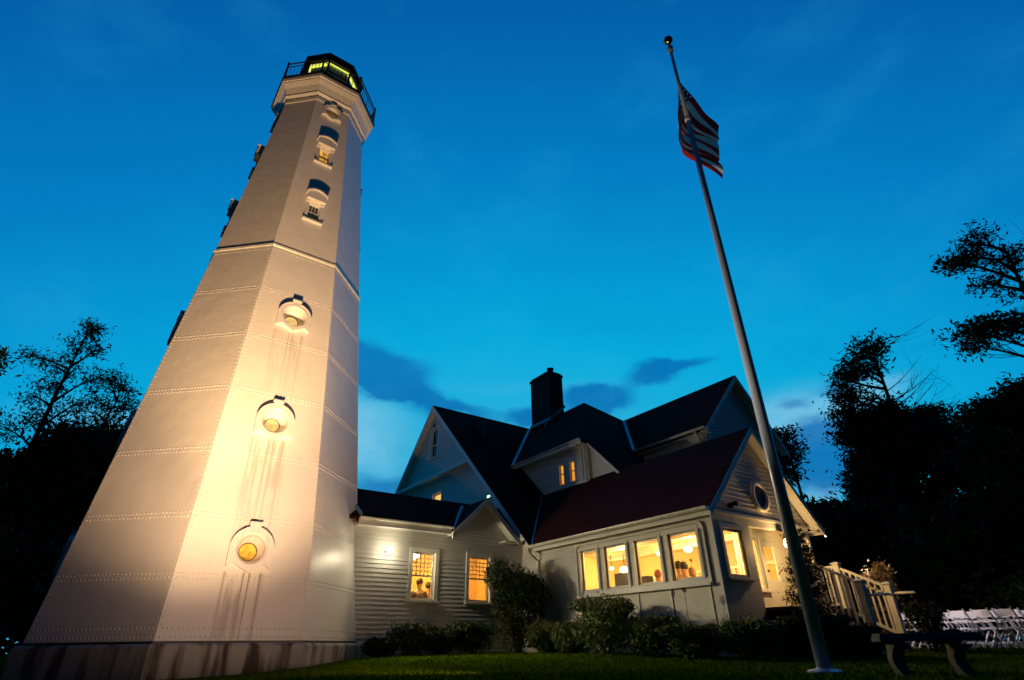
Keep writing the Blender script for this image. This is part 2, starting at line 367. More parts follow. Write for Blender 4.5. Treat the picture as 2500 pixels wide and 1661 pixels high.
def empty(name, loc, label, cat, group=None):
    o = bpy.data.objects.new(name, None); COL.objects.link(o); o.location = loc; o.empty_display_size = .2
    return tag(o, label, cat, group)
def bigmesh(name, V, F, m, parent=None, uv=None):
    """V: (n,3) array, F: (m,k) array of k-gons"""
    me = bpy.data.meshes.new(name); k = F.shape[1]
    me.vertices.add(len(V)); me.vertices.foreach_set('co', V.astype(np.float32).ravel())
    me.loops.add(F.size); me.loops.foreach_set('vertex_index', F.astype(np.int32).ravel())
    me.polygons.add(len(F)); me.polygons.foreach_set('loop_start', np.arange(0, F.size, k, dtype=np.int32))
    me.update(calc_edges=True); me.validate()
    me.materials.append(m); o = bpy.data.objects.new(name, me); COL.objects.link(o)
    if parent: child(o, parent)
    return o
class Fr:      # flat frame: P(s,t,d) = origin + S*s + T*t + N*d
    def __init__(f, o, S, T, N): f.o, f.S, f.T, f.N = Vector(o), Vector(S), Vector(T), Vector(N)
    def P(f, s, t, d=0): return f.o+f.S*s+f.T*t+f.N*d
    def box(f, mb, s0, s1, t0, t1, d0, d1):
        P = [f.P(s, t, d) for d in (d0, d1) for t in (t0, t1) for s in (s0, s1)]
        mb.add(P, [(0, 2, 3, 1), (4, 5, 7, 6), (0, 1, 5, 4), (2, 6, 7, 3), (0, 4, 6, 2), (1, 3, 7, 5)])
def FW(c): return Fr((c, 0, 0), (0, 1, 0), (0, 0, 1), (-1, 0, 0))     # faces the tower (-X); s = y
def FU(c): return Fr((0, c, 0), (1, 0, 0), (0, 0, 1), (0, -1, 0))     # faces the viewer (-Y); s = x
def clip(poly, t, keep_above):
    out = []
    for i in range(len(poly)):
        a, b = poly[i], poly[(i+1) % len(poly)]
        ia = (a[1] >= t) == keep_above or a[1] == t; ib = (b[1] >= t) == keep_above or b[1] == t
        if ia: out.append(a)
        if ia != ib and b[1] != a[1]:
            k = (t-a[1])/(b[1]-a[1]); out.append((a[0]+(b[0]-a[0])*k, t))
    return out
def siding(mb, fr, polys, h=.115, lip=.022):
    """lapped clapboards: every course leans out at its lower edge"""
    for poly in polys:
        t0 = min(p[1] for p in poly); t1 = max(p[1] for p in poly)
        k = math.floor(t0/h)
        while k*h < t1:
            a, b = k*h, (k+1)*h
            q = clip(clip(poly, a, True), b, False) if True else poly
            q2 = []
            for p in q:
                if not q2 or (abs(p[0]-q2[-1][0])+abs(p[1]-q2[-1][1])) > 1e-6: q2.append(p)
            k += 1
            if len(q2) < 3: continue
            mb.add([fr.P(p[0], p[1], lip*(1-(p[1]-a)/h)) for p in q2], [tuple(range(len(q2)))])
            lo = min(p[1] for p in q2); ss = [p[0] for p in q2 if abs(p[1]-lo) < 1e-5]
            if len(ss) >= 2:
                d = lip*(1-(lo-a)/h)
                mb.add([fr.P(min(ss), lo, d), fr.P(max(ss), lo, d), fr.P(max(ss), lo, -.004), fr.P(min(ss), lo, -.004)], [(0, 1, 2, 3)])
def rect(a, b, c, d): return [(a, c), (b, c), (b, d), (a, d)]
def holes(s0, s1, t0, t1, hs):
    """rectangle minus a left-to-right list of rectangular holes -> rectangles"""
    out = []; x = s0
    for (a, b, c, d) in sorted(hs):
        out.append(rect(x, a, t0, t1)); out.append(rect(a, b, t0, c)); out.append(rect(a, b, d, t1)); x = b
    out.append(rect(x, s1, t0, t1)); return out
def window(fr, s0, s1, t0, t1, parent, pane, cas=.11, grid=None, mid=None, sill=True, depth=.10, proud=.035, sash=.045):
    mb = MB()
    for a, b, c, d in ((s0-cas, s0, t0-cas*.3, t1+cas), (s1, s1+cas, t0-cas*.3, t1+cas), (s0, s1, t1, t1+cas), (s0, s1, t0-cas*.3, t0)):
        fr.box(mb, a, b, c, d, -.02, proud)
    for a, b, c, d in ((s0, s0+.012, t0, t1), (s1-.012, s1, t0, t1), (s0+.012, s1-.012, t1-.012, t1), (s0+.012, s1-.012, t0, t0+.012)):
        fr.box(mb, a, b, c, d, -depth-.03, -.021)
    w = mb.build('window', MT['trim'], parent)
    sb = MB(); a0, a1, b0, b1 = s0+.012, s1-.012, t0+.012, t1-.012
    for a, b, c, d in ((a0, a0+sash, b0, b1), (a1-sash, a1, b0, b1), (a0+sash, a1-sash, b1-sash, b1), (a0+sash, a1-sash, b0, b0+sash)):
        fr.box(sb, a, b, c, d, -depth, -depth+.035)
    if mid is not None: fr.box(sb, a0+sash, a1-sash, mid-.022, mid+.022, -depth+.001, -depth+.04)
    if grid:
        gx, gy, g0, g1 = grid
        for i in range(1, gx):
            x = a0+sash+(a1-a0-2*sash)*i/gx; fr.box(sb, x-.012, x+.012, g0, g1, -depth+.004, -depth+.022)
        for i in range(1, gy):
            y = g0+(g1-g0)*i/gy; fr.box(sb, a0+sash, a1-sash, y-.012, y+.012, -depth+.006, -depth+.024)
    sb.build('sash', MT['trim'], w)
    pb = MB(); fr.box(pb, a0+sash*.5, a1-sash*.5, b0+sash*.5, b1-sash*.5, -depth+.010, -depth+.014); pb.build('pane', pane, w)
    if sill:
        lb = MB(); fr.box(lb, s0-cas-.03, s1+cas+.03, t0-cas*.3-.05, t0-cas*.3-.002, -.02, .085); lb.build('sill', MT['trim'], w)
    return w
def fwd(x, y): return (x-EYE.x)*FWD.x+(y-EYE.y)*FWD.y
def sm(t): t = max(0., min(1., t)); return t*t*(3-2*t)
def gz(x, y):
    d = fwd(x, y); r = (x-EYE.x)*RGT.x+(y-EYE.y)*RGT.y
    return -.37+.19*sm((d-9.5)/6.5)-.15*sm((-r-2.6)/3.2)*(1-sm((d-13.5)/6))
# ------------------------------------------------------------------ lighthouse
PH = R_(202.99)
RZ = [(.135, 3.7), (10.69, 2.489), (18.5, 1.651)]
C8 = math.cos(R_(22.5))
def tower_frame(i, seg):
    """face i (0 = vertex A->B); s across, t up the slope (measured as height), d outward"""
    (z0, r0), (z1, r1) = RZ[seg], RZ[seg+1]
    a = PH+R_(22.5)+R_(45)*i
    S = Vector((-math.sin(a), math.cos(a), 0)); n2 = Vector((math.cos(a), math.sin(a), 0))
    k = (r1-r0)/(z1-z0)*C8
    T = Vector((0, 0, 1))+n2*k; N = (n2-Vector((0, 0, 1))*k).normalized()
    o = n2*(r0*C8-k*z0)
    return Fr(o, S, T, N)
def rad(z):
    for (z0, r0), (z1, r1) in zip(RZ, RZ[1:]):
        if z <= z1: return r0+(r1-r0)*(z-z0)/(z1-z0)
    return RZ[-1][1]
H8 = math.sin(R_(22.5))
def hw(z): return rad(z)*H8
def panel(mb, fr, z0, z1, hole=None, n=40):
    w0, w1 = hw(z0), hw(z1)
    Q = [(-w0, z0), (w0, z0), (w1, z1), (-w1, z1)]
    if not hole:
        mb.add([fr.P(*q) for q in Q], [(0, 1, 2, 3)]); return
    kind, cs, ct, ra, rb = hole
    angs = sorted(set([round(math.atan2(q[1]-ct, q[0]-cs), 6) for q in Q]+[round(-math.pi+2*math.pi*i/n, 6) for i in range(n)]+
                      ([round(math.atan2(y, x), 6) for x in (-ra, ra) for y in (-rb, rb)] if kind == 'r' else [])))
    I, O_ = [], []
    for a in angs:
        dx, dy = math.cos(a), math.sin(a)
        if kind == 'c': r = ra
        else: r = min(ra/abs(dx) if abs(dx) > 1e-9 else 1e9, rb/abs(dy) if abs(dy) > 1e-9 else 1e9)
        I.append(fr.P(cs+dx*r, ct+dy*r))
        best = 1e9
        for i in range(4):
            x0, y0 = Q[i]; x1, y1 = Q[(i+1) % 4]; ex, ey = x1-x0, y1-y0
            den = dx*ey-dy*ex
            if abs(den) < 1e-9: continue
            t = ((x0-cs)*ey-(y0-ct)*ex)/den; u = ((x0-cs)*dy-(y0-ct)*dx)/den
            if t > 0 and -1e-6 <= u <= 1+1e-6: best = min(best, t)
        O_.append(fr.P(cs+dx*best, ct+dy*best))
    m = len(angs)
    mb.add(I+O_, [(i, (i+1) % m, m+(i+1) % m, m+i) for i in range(m)])
SEAMS = [.135, 1.33, 2.57, 4.08, 5.72, 7.37, 8.98, 10.69]
PORT = [(1.93, .30, 1.0), (5.0, .30, 1.0), (8.25, .30, 1.0)]
RECTS = [12.56, 15.40]
def build_lighthouse():
    root = empty('lighthouse', (0, 0, gz(0, -3.5)), 'tall white octagonal riveted lighthouse with floodlit front and black lantern room', 'lighthouse')
    lower, upper = MB(), MB()
    for i in range(8):
        wins = i in (1, 7, 3) 
        fl, fu = tower_frame(i, 0), tower_frame(i, 1)
        for a, b in zip(SEAMS, SEAMS[1:]):
            h = None
            if wins and i != 3:
                for c, r, k in PORT:
                    if a < c < b: h = ('c', 0, c, r, r)
            # courses lap over one another by a few millimetres
            panel(lower, fl, a, b, h)
        zz = [10.69, 11.6, 13.6, 14.4, 16.6, 17.35, 18.5]
        for a, b in zip(zz, zz[1:]):
            h = None
            if wins:
                for c in RECTS:
                    if a < c < b: h = ('r', 0, c-.01, .18, .39)
                if a < 17.93 < b: h = ('c', 0, 17.90, .25, .25)
            panel(upper, fu, a, b, h)
    lower.build('lower_shaft', MT['tower'], root); upper.build('upper_shaft', MT['tower'], root)
    # belt between the two shafts
    b = MB(); b.lathe([(2.505, 10.60), (2.53, 10.62), (2.53, 10.69), (2.485, 10.715)], 8, ph=PH, cap=False); b.build('belt_course', MT['gut'], root)
    # rivets
    r = MB()
    def rivet(P, N, q=.024):
        t = N.orthogonal().normalized(); u = N.cross(t)
        ring = [P+(t*math.cos(a)+u*math.sin(a))*q for a in (0, 1.047, 2.094, 3.1416, 4.19, 5.236)]
        r.add(ring+[P+N*q*.75], [(j, (j+1) % 6, 6) for j in range(6)])
    for i in (7, 0, 1, 2):
        fl = tower_frame(i, 0)
        for z in [.27]+SEAMS[1:]:
            for dz in ((-.045, .045) if z > .3 and z < 10 else ((-.04, .11) if z < .3 else (-.20, -.30))):
                zz = z+dz; w = hw(zz)-.09; n = int(2*w/.088)
                if z > 10 and dz < -.25: continue
                for k in range(n+1):
                    rivet(fl.P(-w+2*w*k/n, zz, .0005), fl.N)
        for sgn in (-1, 1):
            zz = .45
            while zz < 10.3:
                rivet(fl.P(sgn*(hw(zz)-.055), zz, .001), fl.N, .020); zz += .115
    r.build('rivets', MT['tower'], root)
    # concrete plinth
    p = MB(); p.lathe([(3.86, -1.3), (3.86, .06), (3.80, .118), (3.55, .120)], 8, ph=PH); p.build('plinth', MT['plinth'], root)
    sk = MB(); sk.lathe([(3.735, .121), (3.735, .150), (3.690, .165)], 8, ph=PH, cap=False); sk.build('base_flange', MT['black'], root)
    # portholes
    def porthole(fr, c, k, amber, low=True):
        m = 144; ro = .44*k; ri = .30*k if low else .25
        half = [(0, .54), (.11, .54), (.11, .43)]+[(.44*math.sin(t), .44*math.cos(t)) for t in (.4, .6, .8, 1.0, 1.2, 1.4)]+[(.455, .03), (.46, -.38), (.39, -.40), (.32, -.31), (0, -.49)]
        poly = half+[(-x, y) for x, y in reversed(half[1:-1])]; outer = []
        for j in range(m):
            a = 2*math.pi*j/m+1e-4; dx, dy = math.cos(a), math.sin(a); best = 1e9
            for (x0, y0), (x1, y1) in zip(poly, poly[1:]+poly[:1]):
                ex, ey = x1-x0, y1-y0; den = dx*ey-dy*ex
                if abs(den) < 1e-9: continue
                t = (x0*ey-y0*ex)/den; u = (x0*dy-y0*dx)/den
                if t > 0 and -1e-6 <= u <= 1.000001: best = min(best, t)
            outer.append((dx*best*k, dy*best*k))
        P = []
        for (d, src) in ((.0, 'o'), (.12, 'o'), (.12, 'i'), (.08, 'm'), (-.02, 'g')):
            for j in range(m):
                a = 2*math.pi*j/m
                if src == 'o': x, y = outer[j]
                else:
                    q = {'i': ri*1.12, 'm': ri*.97, 'g': ri*.93}[src]; x, y = math.cos(a)*q, math.sin(a)*q
                P.append(fr.P(x, c+y, d))
        mb = MB(); mb.add(P, [(l*m+j, l*m+(j+1) % m, (l+1)*m+(j+1) % m, (l+1)*m+j) for l in range(4) for j in range(m)])
        # hood moulding over the arch
        for j in range(0, 30):
            a0 = math.pi*(.03+.94*j/30); a1 = math.pi*(.03+.94*(j+1)/30)
            if abs(math.cos((a0+a1)/2)) < .2: continue
            q0, q1 = ro*.98, ro*1.05
            pts = [fr.P(math.cos(a)*q, c+math.sin(a)*q, d) for d in (.0, .135) for (a, q) in ((a0, q0), (a1, q0), (a1, q1), (a0, q1))]
            mb.add(pts, [(0, 1, 2, 3), (4, 7, 6, 5), (0, 4, 5, 1), (1, 5, 6, 2), (2, 6, 7, 3), (3, 7, 4, 0)])
        fr.box(mb, -.13*k, .13*k, c+.50*k, c+.56*k, 0, .150)
        w = mb.build('porthole', MT['tower'], root)
        tb = MB(); n = 40
        prof = [(ri*.93, -.02), (ri*.80, -.12), (ri*.66, -.20), (ri*.64, -.24)]
        P = [fr.P(math.cos(2*math.pi*j/n)*q, c+math.sin(2*math.pi*j/n)*q, d) for q, d in prof for j in range(n)]
        tb.add(P, [(l*n+j, l*n+(j+1) % n, (l+1)*n+(j+1) % n, (l+1)*n+j) for l in range(3) for j in range(n)]); tb.build('reveal', MT['tower'], w, smooth=True)
        rb = MB(); P = [fr.P(math.cos(2*math.pi*j/n)*(ri*.65+.018*math.cos(b)), c+math.sin(2*math.pi*j/n)*(ri*.65+.018*math.cos(b)), -.235+.018*math.sin(b)) for b in [2*math.pi*q/6 for q in range(6)] for j in range(n)]
        rb.add(P, [(l*n+j, l*n+(j+1) % n, ((l+1) % 6)*n+(j+1) % n, ((l+1) % 6)*n+j) for l in range(6) for j in range(n)]); rb.build('rim', MT['black'], w, smooth=True)
        gb = MB(); P = [fr.P(math.cos(2*math.pi*j/n)*ri*.65, c+math.sin(2*math.pi*j/n)*ri*.65, -.235) for j in range(n)]+[fr.P(0, c, -.215)]
        gb.add(P, [(j, (j+1) % n, n) for j in range(n)]); gb.build('pane', amber, w, smooth=True)
    def hooded(fr, c, amber):
        mb = MB(); fb = fr.box
        fb(mb, -.27, -.182, c-.40, c+.40, 0, .05); fb(mb, .182, .27, c-.40, c+.40, 0, .05)          # pilasters
        fb(mb, -.285, -.175, c+.34, c+.42, 0, .09); fb(mb, .175, .285, c+.34, c+.42, 0, .09)
        out = [(-.30, .42), (.30, .42), (.315, .70), (.16, .80), (0, .84), (-.16, .80), (-.315, .70)]      # pedimented hood
        P = [fr.P(x, c+y, d) for d in (0, .20) for x, y in out]; n = len(out)
        mb.add(P, [tuple(range(n)), tuple(range(2*n-1, n-1, -1))]+[(i, (i+1) % n, n+(i+1) % n, n+i) for i in range(n)])
        out2 = [(-.34, .69), (-.325, .74), (-.17, .84), (0, .885), (.17, .84), (.325, .74), (.34, .69), (.30, .69), (.15, .79), (0, .825), (-.15, .79), (-.30, .69)]
        P = [fr.P(x, c+y, d) for d in (0, .245) for x, y in out2]; n = len(out2)
        mb.add(P, [tuple(range(n)), tuple(range(2*n-1, n-1, -1))]+[(i, (i+1) % n, n+(i+1) % n, n+i) for i in range(n)])
        w = mb.build('hooded_window', MT['tower'], root)
        sb = MB(); fb(sb, -.32, .32, c-.47, c-.405, 0, .10); sb.build('sill', MT['tower'], w)
        vb = MB()
        fb(vb, -.18, -.145, c-.40, c+.38, -.10, -.05); fb(vb, .145, .18, c-.40, c+.38, -.10, -.05); fb(vb, -.145, .145, c-.03, c+.02, -.10, -.045)
        fb(vb, -.145, .145, c-.40, c-.36, -.10, -.05); fb(vb, -.145, .145, c+.35, c+.38, -.10, -.05)
        for x in (-.05, .05): fb(vb, x-.006, x+.006, c-.36, c+.35, -.095, -.06)
        vb.build('sash', MT['tower'], w)
        rv = MB()
        fb(rv, -.195, -.1801, c-.41, c+.39, -.16, .0); fb(rv, .1801, .195, c-.41, c+.39, -.16, .0); fb(rv, -.18, .18, c+.3801, c+.395, -.16, 0); fb(rv, -.18, .18, c-.415, c-.4001, -.16, 0)
        rv.build('reveal', MT['tower'], w)
        gb = MB(); fb(gb, -.175, .175, c-.39, c+.37, -.125, -.12); gb.build('pane', amber, w)
    for i in (1, 7):
        fl, fu = tower_frame(i, 0), tower_frame(i, 1)
        for j, (c, r, k) in enumerate(PORT): porthole(fl, c, 1.0, MT['amber'] if j == 0 else MT['cream'])
        hooded(fu, RECTS[0], MT['limedark']); hooded(fu, RECTS[1], MT['amber'])
        porthole(fu, 17.90, .80, MT['amber'], False)
    fu = tower_frame(3, 1); hooded(fu, RECTS[0], MT['limedark']); hooded(fu, RECTS[1], MT['limedark']); porthole(fu, 17.90, .8, MT['cream'], False)
    # cornice
    c = MB(); c.lathe([(1.655, 18.30), (1.70, 18.36), (1.70, 18.50), (1.655, 18.505), (1.655, 18.66), (1.76, 18.70), (1.76, 18.745), (1.72, 18.75), (1.84, 19.05), (1.99, 19.20), (1.99, 19.26), (2.03, 19.28), (2.03, 19.42), (1.2, 19.425)], 8, ph=PH, cap=False)
    c.build('cornice', MT['tower'], root)
    d = MB(); d.lathe([(1.1, 19.426), (2.075, 19.427), (2.075, 19.50), (1.1, 19.51)], 8, ph=PH); d.build('gallery_deck', MT['black'], root)
    g = MB(); rr = 1.99
    V = [(rr*math.cos(PH+R_(45)*k), rr*math.sin(PH+R_(45)*k)) for k in range(8)]
    for k in range(8):
        a, b = V[k], V[(k+1) % 8]
        for z, w in ((20.38, .03), (20.20, .02), (19.62, .02)): g.tube([(a[0], a[1], z), (b[0], b[1], z)], w, 6)
        for j in range(1, 10):
            t = j/10; x, y = a[0]+(b[0]-a[0])*t, a[1]+(b[1]-a[1])*t
            g.tube([(x, y, 19.50), (x, y, 20.20)], .010 if j != 5 else .02, 5)
    g.build('railing', MT['black'], root)
    for k in range(8):
        q = MB(); q.tube([(V[k][0], V[k][1], 19.5), (V[k][0], V[k][1], 20.42)], .038, 8); q.ball((V[k][0], V[k][1], 20.45), .055, 8); q.build('railing_post', MT['black'], root)
    # lantern room
    w = MB(); w.lathe([(1.22, 19.50), (1.22, 19.98), (1.26, 20.0), (1.26, 20.06), (1.18, 20.07), (1.05, 20.07)], 8, ph=PH); w.build('lantern_wall', MT['black'], root)
    f = MB()
    for k in range(8):
        a = PH+R_(45)*k; f.bar((1.17*math.cos(a), 1.17*math.sin(a), 20.0), (1.17*math.cos(a), 1.17*math.sin(a), 21.62), .07, .07)
    for k in range(8):
        a, b2 = PH+R_(45)*k, PH+R_(45)*(k+1)
        for z in (20.82,):
            f.bar((1.17*math.cos(a), 1.17*math.sin(a), z), (1.17*math.cos(b2), 1.17*math.sin(b2), z), .035, .035)
    f.lathe([(1.13, 21.50), (1.21, 21.50), (1.21, 21.66), (1.13, 21.66)], 8, ph=PH, cap=False)
    f.build('lantern_frame', MT['black'], root)
    gl = MB(); gl.lathe([(1.155, 20.05), (1.155, 21.52)], 8, ph=PH, cap=False); gl.build('lantern_glass', MT['glass'], root)
    ring = MB(); ring.lathe([(1.10, 21.37), (1.11, 21.46), (.99, 21.47), (.99, 21.39)], 8, ph=PH, cap=False); ring.build('light_ring', MT['lime'], root)
    cur = MB(); cur.lathe([(1.02, 20.07), (1.02, 21.34)], 8, ph=PH, cap=False); cur.build('storm_curtain', MT['limedark'], root)
    rf = MB(); rf.lathe([(1.0, 21.62), (1.34, 21.62), (1.36, 21.72), (1.28, 21.78), (.25, 22.45), (.16, 22.5), (.16, 22.62), (.24, 22.68), (.24, 22.84), (.08, 23.0)], 8, ph=PH); rf.build('lantern_roof', MT['black'], root)
    lamp('lantern_lamp', 'POINT', (0, 0, 21.05), 2.5, (.85, .95, .3), .2)
build_lighthouse()
# ------------------------------------------------------------------ keeper's house
def build_house():
    root = empty('keepers_house', (8.0, -1.0, gz(8, -2)), 'white clapboard house with steep dark gable roofs and lit windows, joined to the lighthouse', 'house')
    T = MT['trim']; B = lambda mb, n, m, **k: mb.build(n, m, root, **k)
    GB = -.35
    # ---- wing wall (faces the viewer) with two windows
    fw = FU(-1.42); mb = MB()
    W1, W2 = (4.85, 5.60, 1.19, 2.47), (6.78, 7.54, 1.19, 2.47)
    siding(mb, fw, holes(2.75, 8.87, GB, 3.02, [W1, W2])+[[(6.05, 3.02), (8.35, 3.02), (7.19, 4.14)], rect(2.75, 6.05, 3.02, 3.12)])
    B(mb, 'wing_wall', MT['white'])
    for w in (W1, W2): window(fw, *w, root, MT['glass'], grid=(5, 5, 1.84, 2.42), mid=1.83)
    mb = MB(); mb.box(2.75, 8.9, 1.38, 1.42, GB, 3.2); B(mb, 'wing_back_wall', MT['white'])
    # roof of the wing
    sl = (4.42-3.20)/1.70
    mb = MB(); zw = lambda y: 4.42+.7176*y
    mb.slab([(2.72, -1.70, 3.20), (6.02, -1.70, 3.20), (7.19, -.30, zw(-.30)), (8.36, -1.70, 3.20), (8.92, -1.70, 3.20), (8.92, 0, 4.42), (2.72, 0, 4.42)], .07)
    mb.slab([(2.72, 1.70, 3.20), (8.92, 1.70, 3.20), (8.92, 0.001, 4.42), (2.72, 0.001, 4.42)], .07)
    gz0, gr = 3.06, 4.23
    mb.slab([(5.97, -1.80, gz0), (7.19, -1.80, gr), (7.19, -.26, gr), (5.97, -1.80+.0, gz0+.001)][:3]+[(5.97, -1.72, gz0)], .06)
    mb.slab([(8.41, -1.80, gz0), (7.191, -1.80, gr), (7.191, -.26, gr), (8.41, -1.72, gz0)], .06)
    B(mb, 'wing_roof', MT['roof'])
    def rake(a, b, u, w=.17, d=.035, out=(0, -1, 0)):
        a, b = Vector(a), Vector(b); dn = Vector((0, 0, -w)); o = Vector(out)*d
        P = [a, b, b+dn, a+dn]; return P+[p+o for p in P]
    def addrake(mb, *a, **k):
        mb.add(rake(*a, **k), [(0, 1, 2, 3), (7, 6, 5, 4), (0, 4, 5, 1), (1, 5, 6, 2), (2, 6, 7, 3), (3, 7, 4, 0)])
    mb = MB(); addrake(mb, (5.93, -1.80, gz0-.01), (7.19, -1.80, gr+.005), 0, w=.20); addrake(mb, (8.45, -1.80, gz0-.01), (7.19, -1.80, gr+.005), 0, w=.20)
    mb.slab([(5.95, -1.79, gz0-.08), (7.19, -1.79, gr-.08), (7.19, -1.40, gr-.08), (5.95, -1.40, gz0-.08)], .02)
    mb.slab([(8.43, -1.79, gz0-.08), (7.191, -1.79, gr-.08), (7.191, -1.40, gr-.08), (8.43, -1.40, gz0-.08)], .02)
    mb.box(7.9, 8.40, -1.79, -1.44, 2.93, 2.97)
    B(mb, 'gablet_trim', T)
    def gutter(a, b, side, name='gutter', r=.065):
        """half-round gutter between two points; side = outward unit vector"""
        a, b, side = Vector(a), Vector(b), Vector(side); n = 9; P = []
        for c in (a, b):
            for j in range(n):
                t = math.pi*j/(n-1); P.append(c+side*(r-r*math.cos(t)*1.0)+Vector((0, 0, -r*1.15*math.sin(t))))
            for j in range(n):
                t = math.pi*(n-1-j)/(n-1); P.append(c+side*(r-(r-.008)*math.cos(t))+Vector((0, 0, -(r-.008)*1.15*math.sin(t))))
        m = 2*n; mb = MB(); mb.add(P, [(j, (j+1) % m, m+(j+1) % m, m+j) for j in range(m)]+[tuple(range(m)), tuple(range(2*m-1, m-1, -1))])
        mb.build(name, MT['gut'], root, smooth=False)
    gutter((3.0, -1.69, 3.22), (5.99, -1.69, 3.22), (0, -1, 0), r=.055)
    mb = MB(); mb.box(3.0, 5.96, -1.695, -1.665, 3.02, 3.17); mb.box(3.0, 6.0, -1.665, -1.425, 3.02, 3.045); B(mb, 'eave_fascia', T)
    mb = MB(); mb.bar((5.99, -1.72, 3.17), (7.15, -.28, 4.26), .10, .012); B(mb, 'valley_flashing', MT['copper'])
    mb = MB(); mb.bar((3.02, -1.75, 3.28), (2.98, -1.1, 3.72), .05, .09); B(mb, 'tower_flashing', MT['copper'])
    # ---- main gable (faces the tower)
    kA = lambda y: 5.11+y
    mb = MB()
    mb.slab([(8.50, 5.01, 10.12), (14.3, 5.01, 10.12), (10.58, 1.51, 6.62), (10.98, 1.51, 6.62), (10.98, .07, 5.18), (8.50, -2.36, 2.75)], .10)
    mb.slab([(8.50, 5.011, 10.12), (18.3, 5.011, 10.12), (18.3, 8.60, 6.53), (8.50, 8.60, 6.53)], .10)
    # sunroom roof
    mb.slab([(8.50, -9.13, 2.75), (8.50, -2.355, 2.75), (11.02, .115, 5.22), (11.02, -9.13, 5.22)], .10)
    mb.slab([(13.54, -9.13, 2.75), (13.54, -1.5, 2.75), (11.021, -1.5, 5.22), (11.021, -9.13, 5.22)], .10)
    # cross roof facing the tower above the dormer, with its hip
    mb.slab([(10.58, 1.51, 6.62), (14.3, 5.01, 10.13), (14.3, .72, 10.13), (10.58, -2.82, 6.62)], .10)
    mb.slab([(10.585, -2.82, 6.60), (14.3, .72, 10.13), (15.97, -.12, 9.30), (13.38, -2.80, 6.62), (13.38, -4.2, 5.22), (11.03, -4.2, 5.22), (10.88, -4.33, 5.10), (10.88, -2.83, 6.585)], .08)
    mb.slab([(14.301, 5.01, 10.13), (14.301, .72, 10.13), (18.0, -1.2, 7.0), (18.3, 5.01, 7.0)], .08)
    # right cross gable
    mb.slab([(13.38, -6.20, 6.62), (15.97, -6.20, 9.30), (15.97, -.12, 9.30), (13.38, -2.80, 6.62)], .10)
    mb.slab([(18.56, -6.20, 6.62), (15.971, -6.20, 9.30), (15.971, 1.0, 9.30), (18.56, 1.0, 6.62)], .10)
    B(mb, 'roof', MT['roof'])
    # upper gable wall
    f = FW(8.72); mb = MB()
    GW = (4.74, 5.44, 7.62, 8.98)
    L_ = lambda z: 5.01-(10.0-z); R2 = lambda z: 5.01+(10.0-z)
    zb, z1, z2 = 6.66, 7.62, 8.98
    polys = [[(L_(zb), zb), (R2(zb), zb), (R2(z1), z1), (L_(z1), z1)],
             [(L_(z1), z1), (GW[0], z1), (GW[0], z2), (L_(z2)+0, z2)] if L_(z2) < GW[0] else [(L_(z1), z1), (GW[0], z1), (GW[0], z2)],
             [(GW[1], z1), (R2(z1), z1), (R2(z2), z2), (GW[1], z2)], [(L_(z2), z2), (R2(z2), z2), (5.01, 10.0)]]
    siding(mb, f, polys); B(mb, 'gable_wall', MT['white'])
    window(f, *GW, root, MT['glass'], mid=8.22, cas=.10)
    mb = MB(); mb.add([f.P(4.98, 9.10, .02), f.P(5.36, 9.10, .02), f.P(5.17, 9.42, .02)], [(0, 1, 2)]); B(mb, 'gable_vent', MT['darkp'])
    mb = MB(); mb.box(8.85, 10.6, 4.2, 6.0, 7.5, 7.52); mb.box(10.2, 10.25, 3.0, 7.0, 7.5, 9.1); B(mb, 'attic_room', MT['darkp'])
    # rake boards of the main gable
    mb = MB()
    addrake(mb, (8.50, 5.01, 10.10), (8.50, 8.60, 6.51), 0, w=.22, out=(-1, 0, 0)); addrake(mb, (8.50, 5.01, 10.10), (8.50, -2.40, 2.69), 0, w=.22, out=(-1, 0, 0))
    # rounded overhang soffit below the upper gable
    n = 8; arc = []
    pts = [(8.72, 6.66), (8.74, 6.60), (8.82, 6.52), (8.95, 6.48)]
    for (xa, za), (xb, zb2) in zip(pts, pts[1:]):
        mb.add([(xa, 1.75, za), (xb, 1.68, zb2), (xb, 8.3, zb2), (xa, 8.3, za)], [(0, 1, 2, 3)])
    mb.box(8.50, 8.72, 1.62, 8.45, 6.56, 6.66)
    # sloping soffit boards along the two rakes
    mb.slab([(8.53, 5.01, 9.97), (8.53, -2.36, 2.62), (8.92, -2.36, 2.62), (8.92, 5.01, 9.97)], .02)
    mb.slab([(8.53, 5.011, 9.97), (8.53, 8.55, 6.45), (8.92, 8.55, 6.45), (8.92, 5.011, 9.97)], .02)
    B(mb, 'rake_boards', T)
    # lower gable wall (recessed)
    f = FW(8.92); mb = MB(); lw = (4.50, 5.28, 4.6, 5.97)
    siding(mb, f, [[(-2.30, 2.62), (8.4, 2.62), (8.4, 4.6), (-.45, 4.6)], [(-.45, 4.6), (lw[0], 4.6), (lw[0], lw[3]), (.95, lw[3])], [(lw[1], 4.6), (8.4, 4.6), (8.4, lw[3]), (lw[1], lw[3])],
                   [(.95, lw[3]), (8.4, lw[3]), (8.4, 6.5), (1.48, 6.5)], rect(-1.40, 8.4, GB, 2.62)])
    B(mb, 'lower_gable_wall', MT['white'])
    window(f, *lw, root, MT['warmwin'], mid=None, cas=.09)
    # ---- sunroom: wall to the tower side
    f = FW(8.85); mb = MB()
    siding(mb, f, [rect(-4.08, -1.42, GB, 2.66)]); B(mb, 'sunroom_side_wall', MT['white'])
    mb = MB(); g = f.box
    bank = [(-5.01, -4.30), (-6.14, -5.30), (-7.27, -6.43), (-8.40, -7.56)]
    bank = [(-4.98, -4.30), (-6.10, -5.27), (-7.25, -6.41), (-8.42, -7.55)]
    z0, z1 = 1.33, 2.40
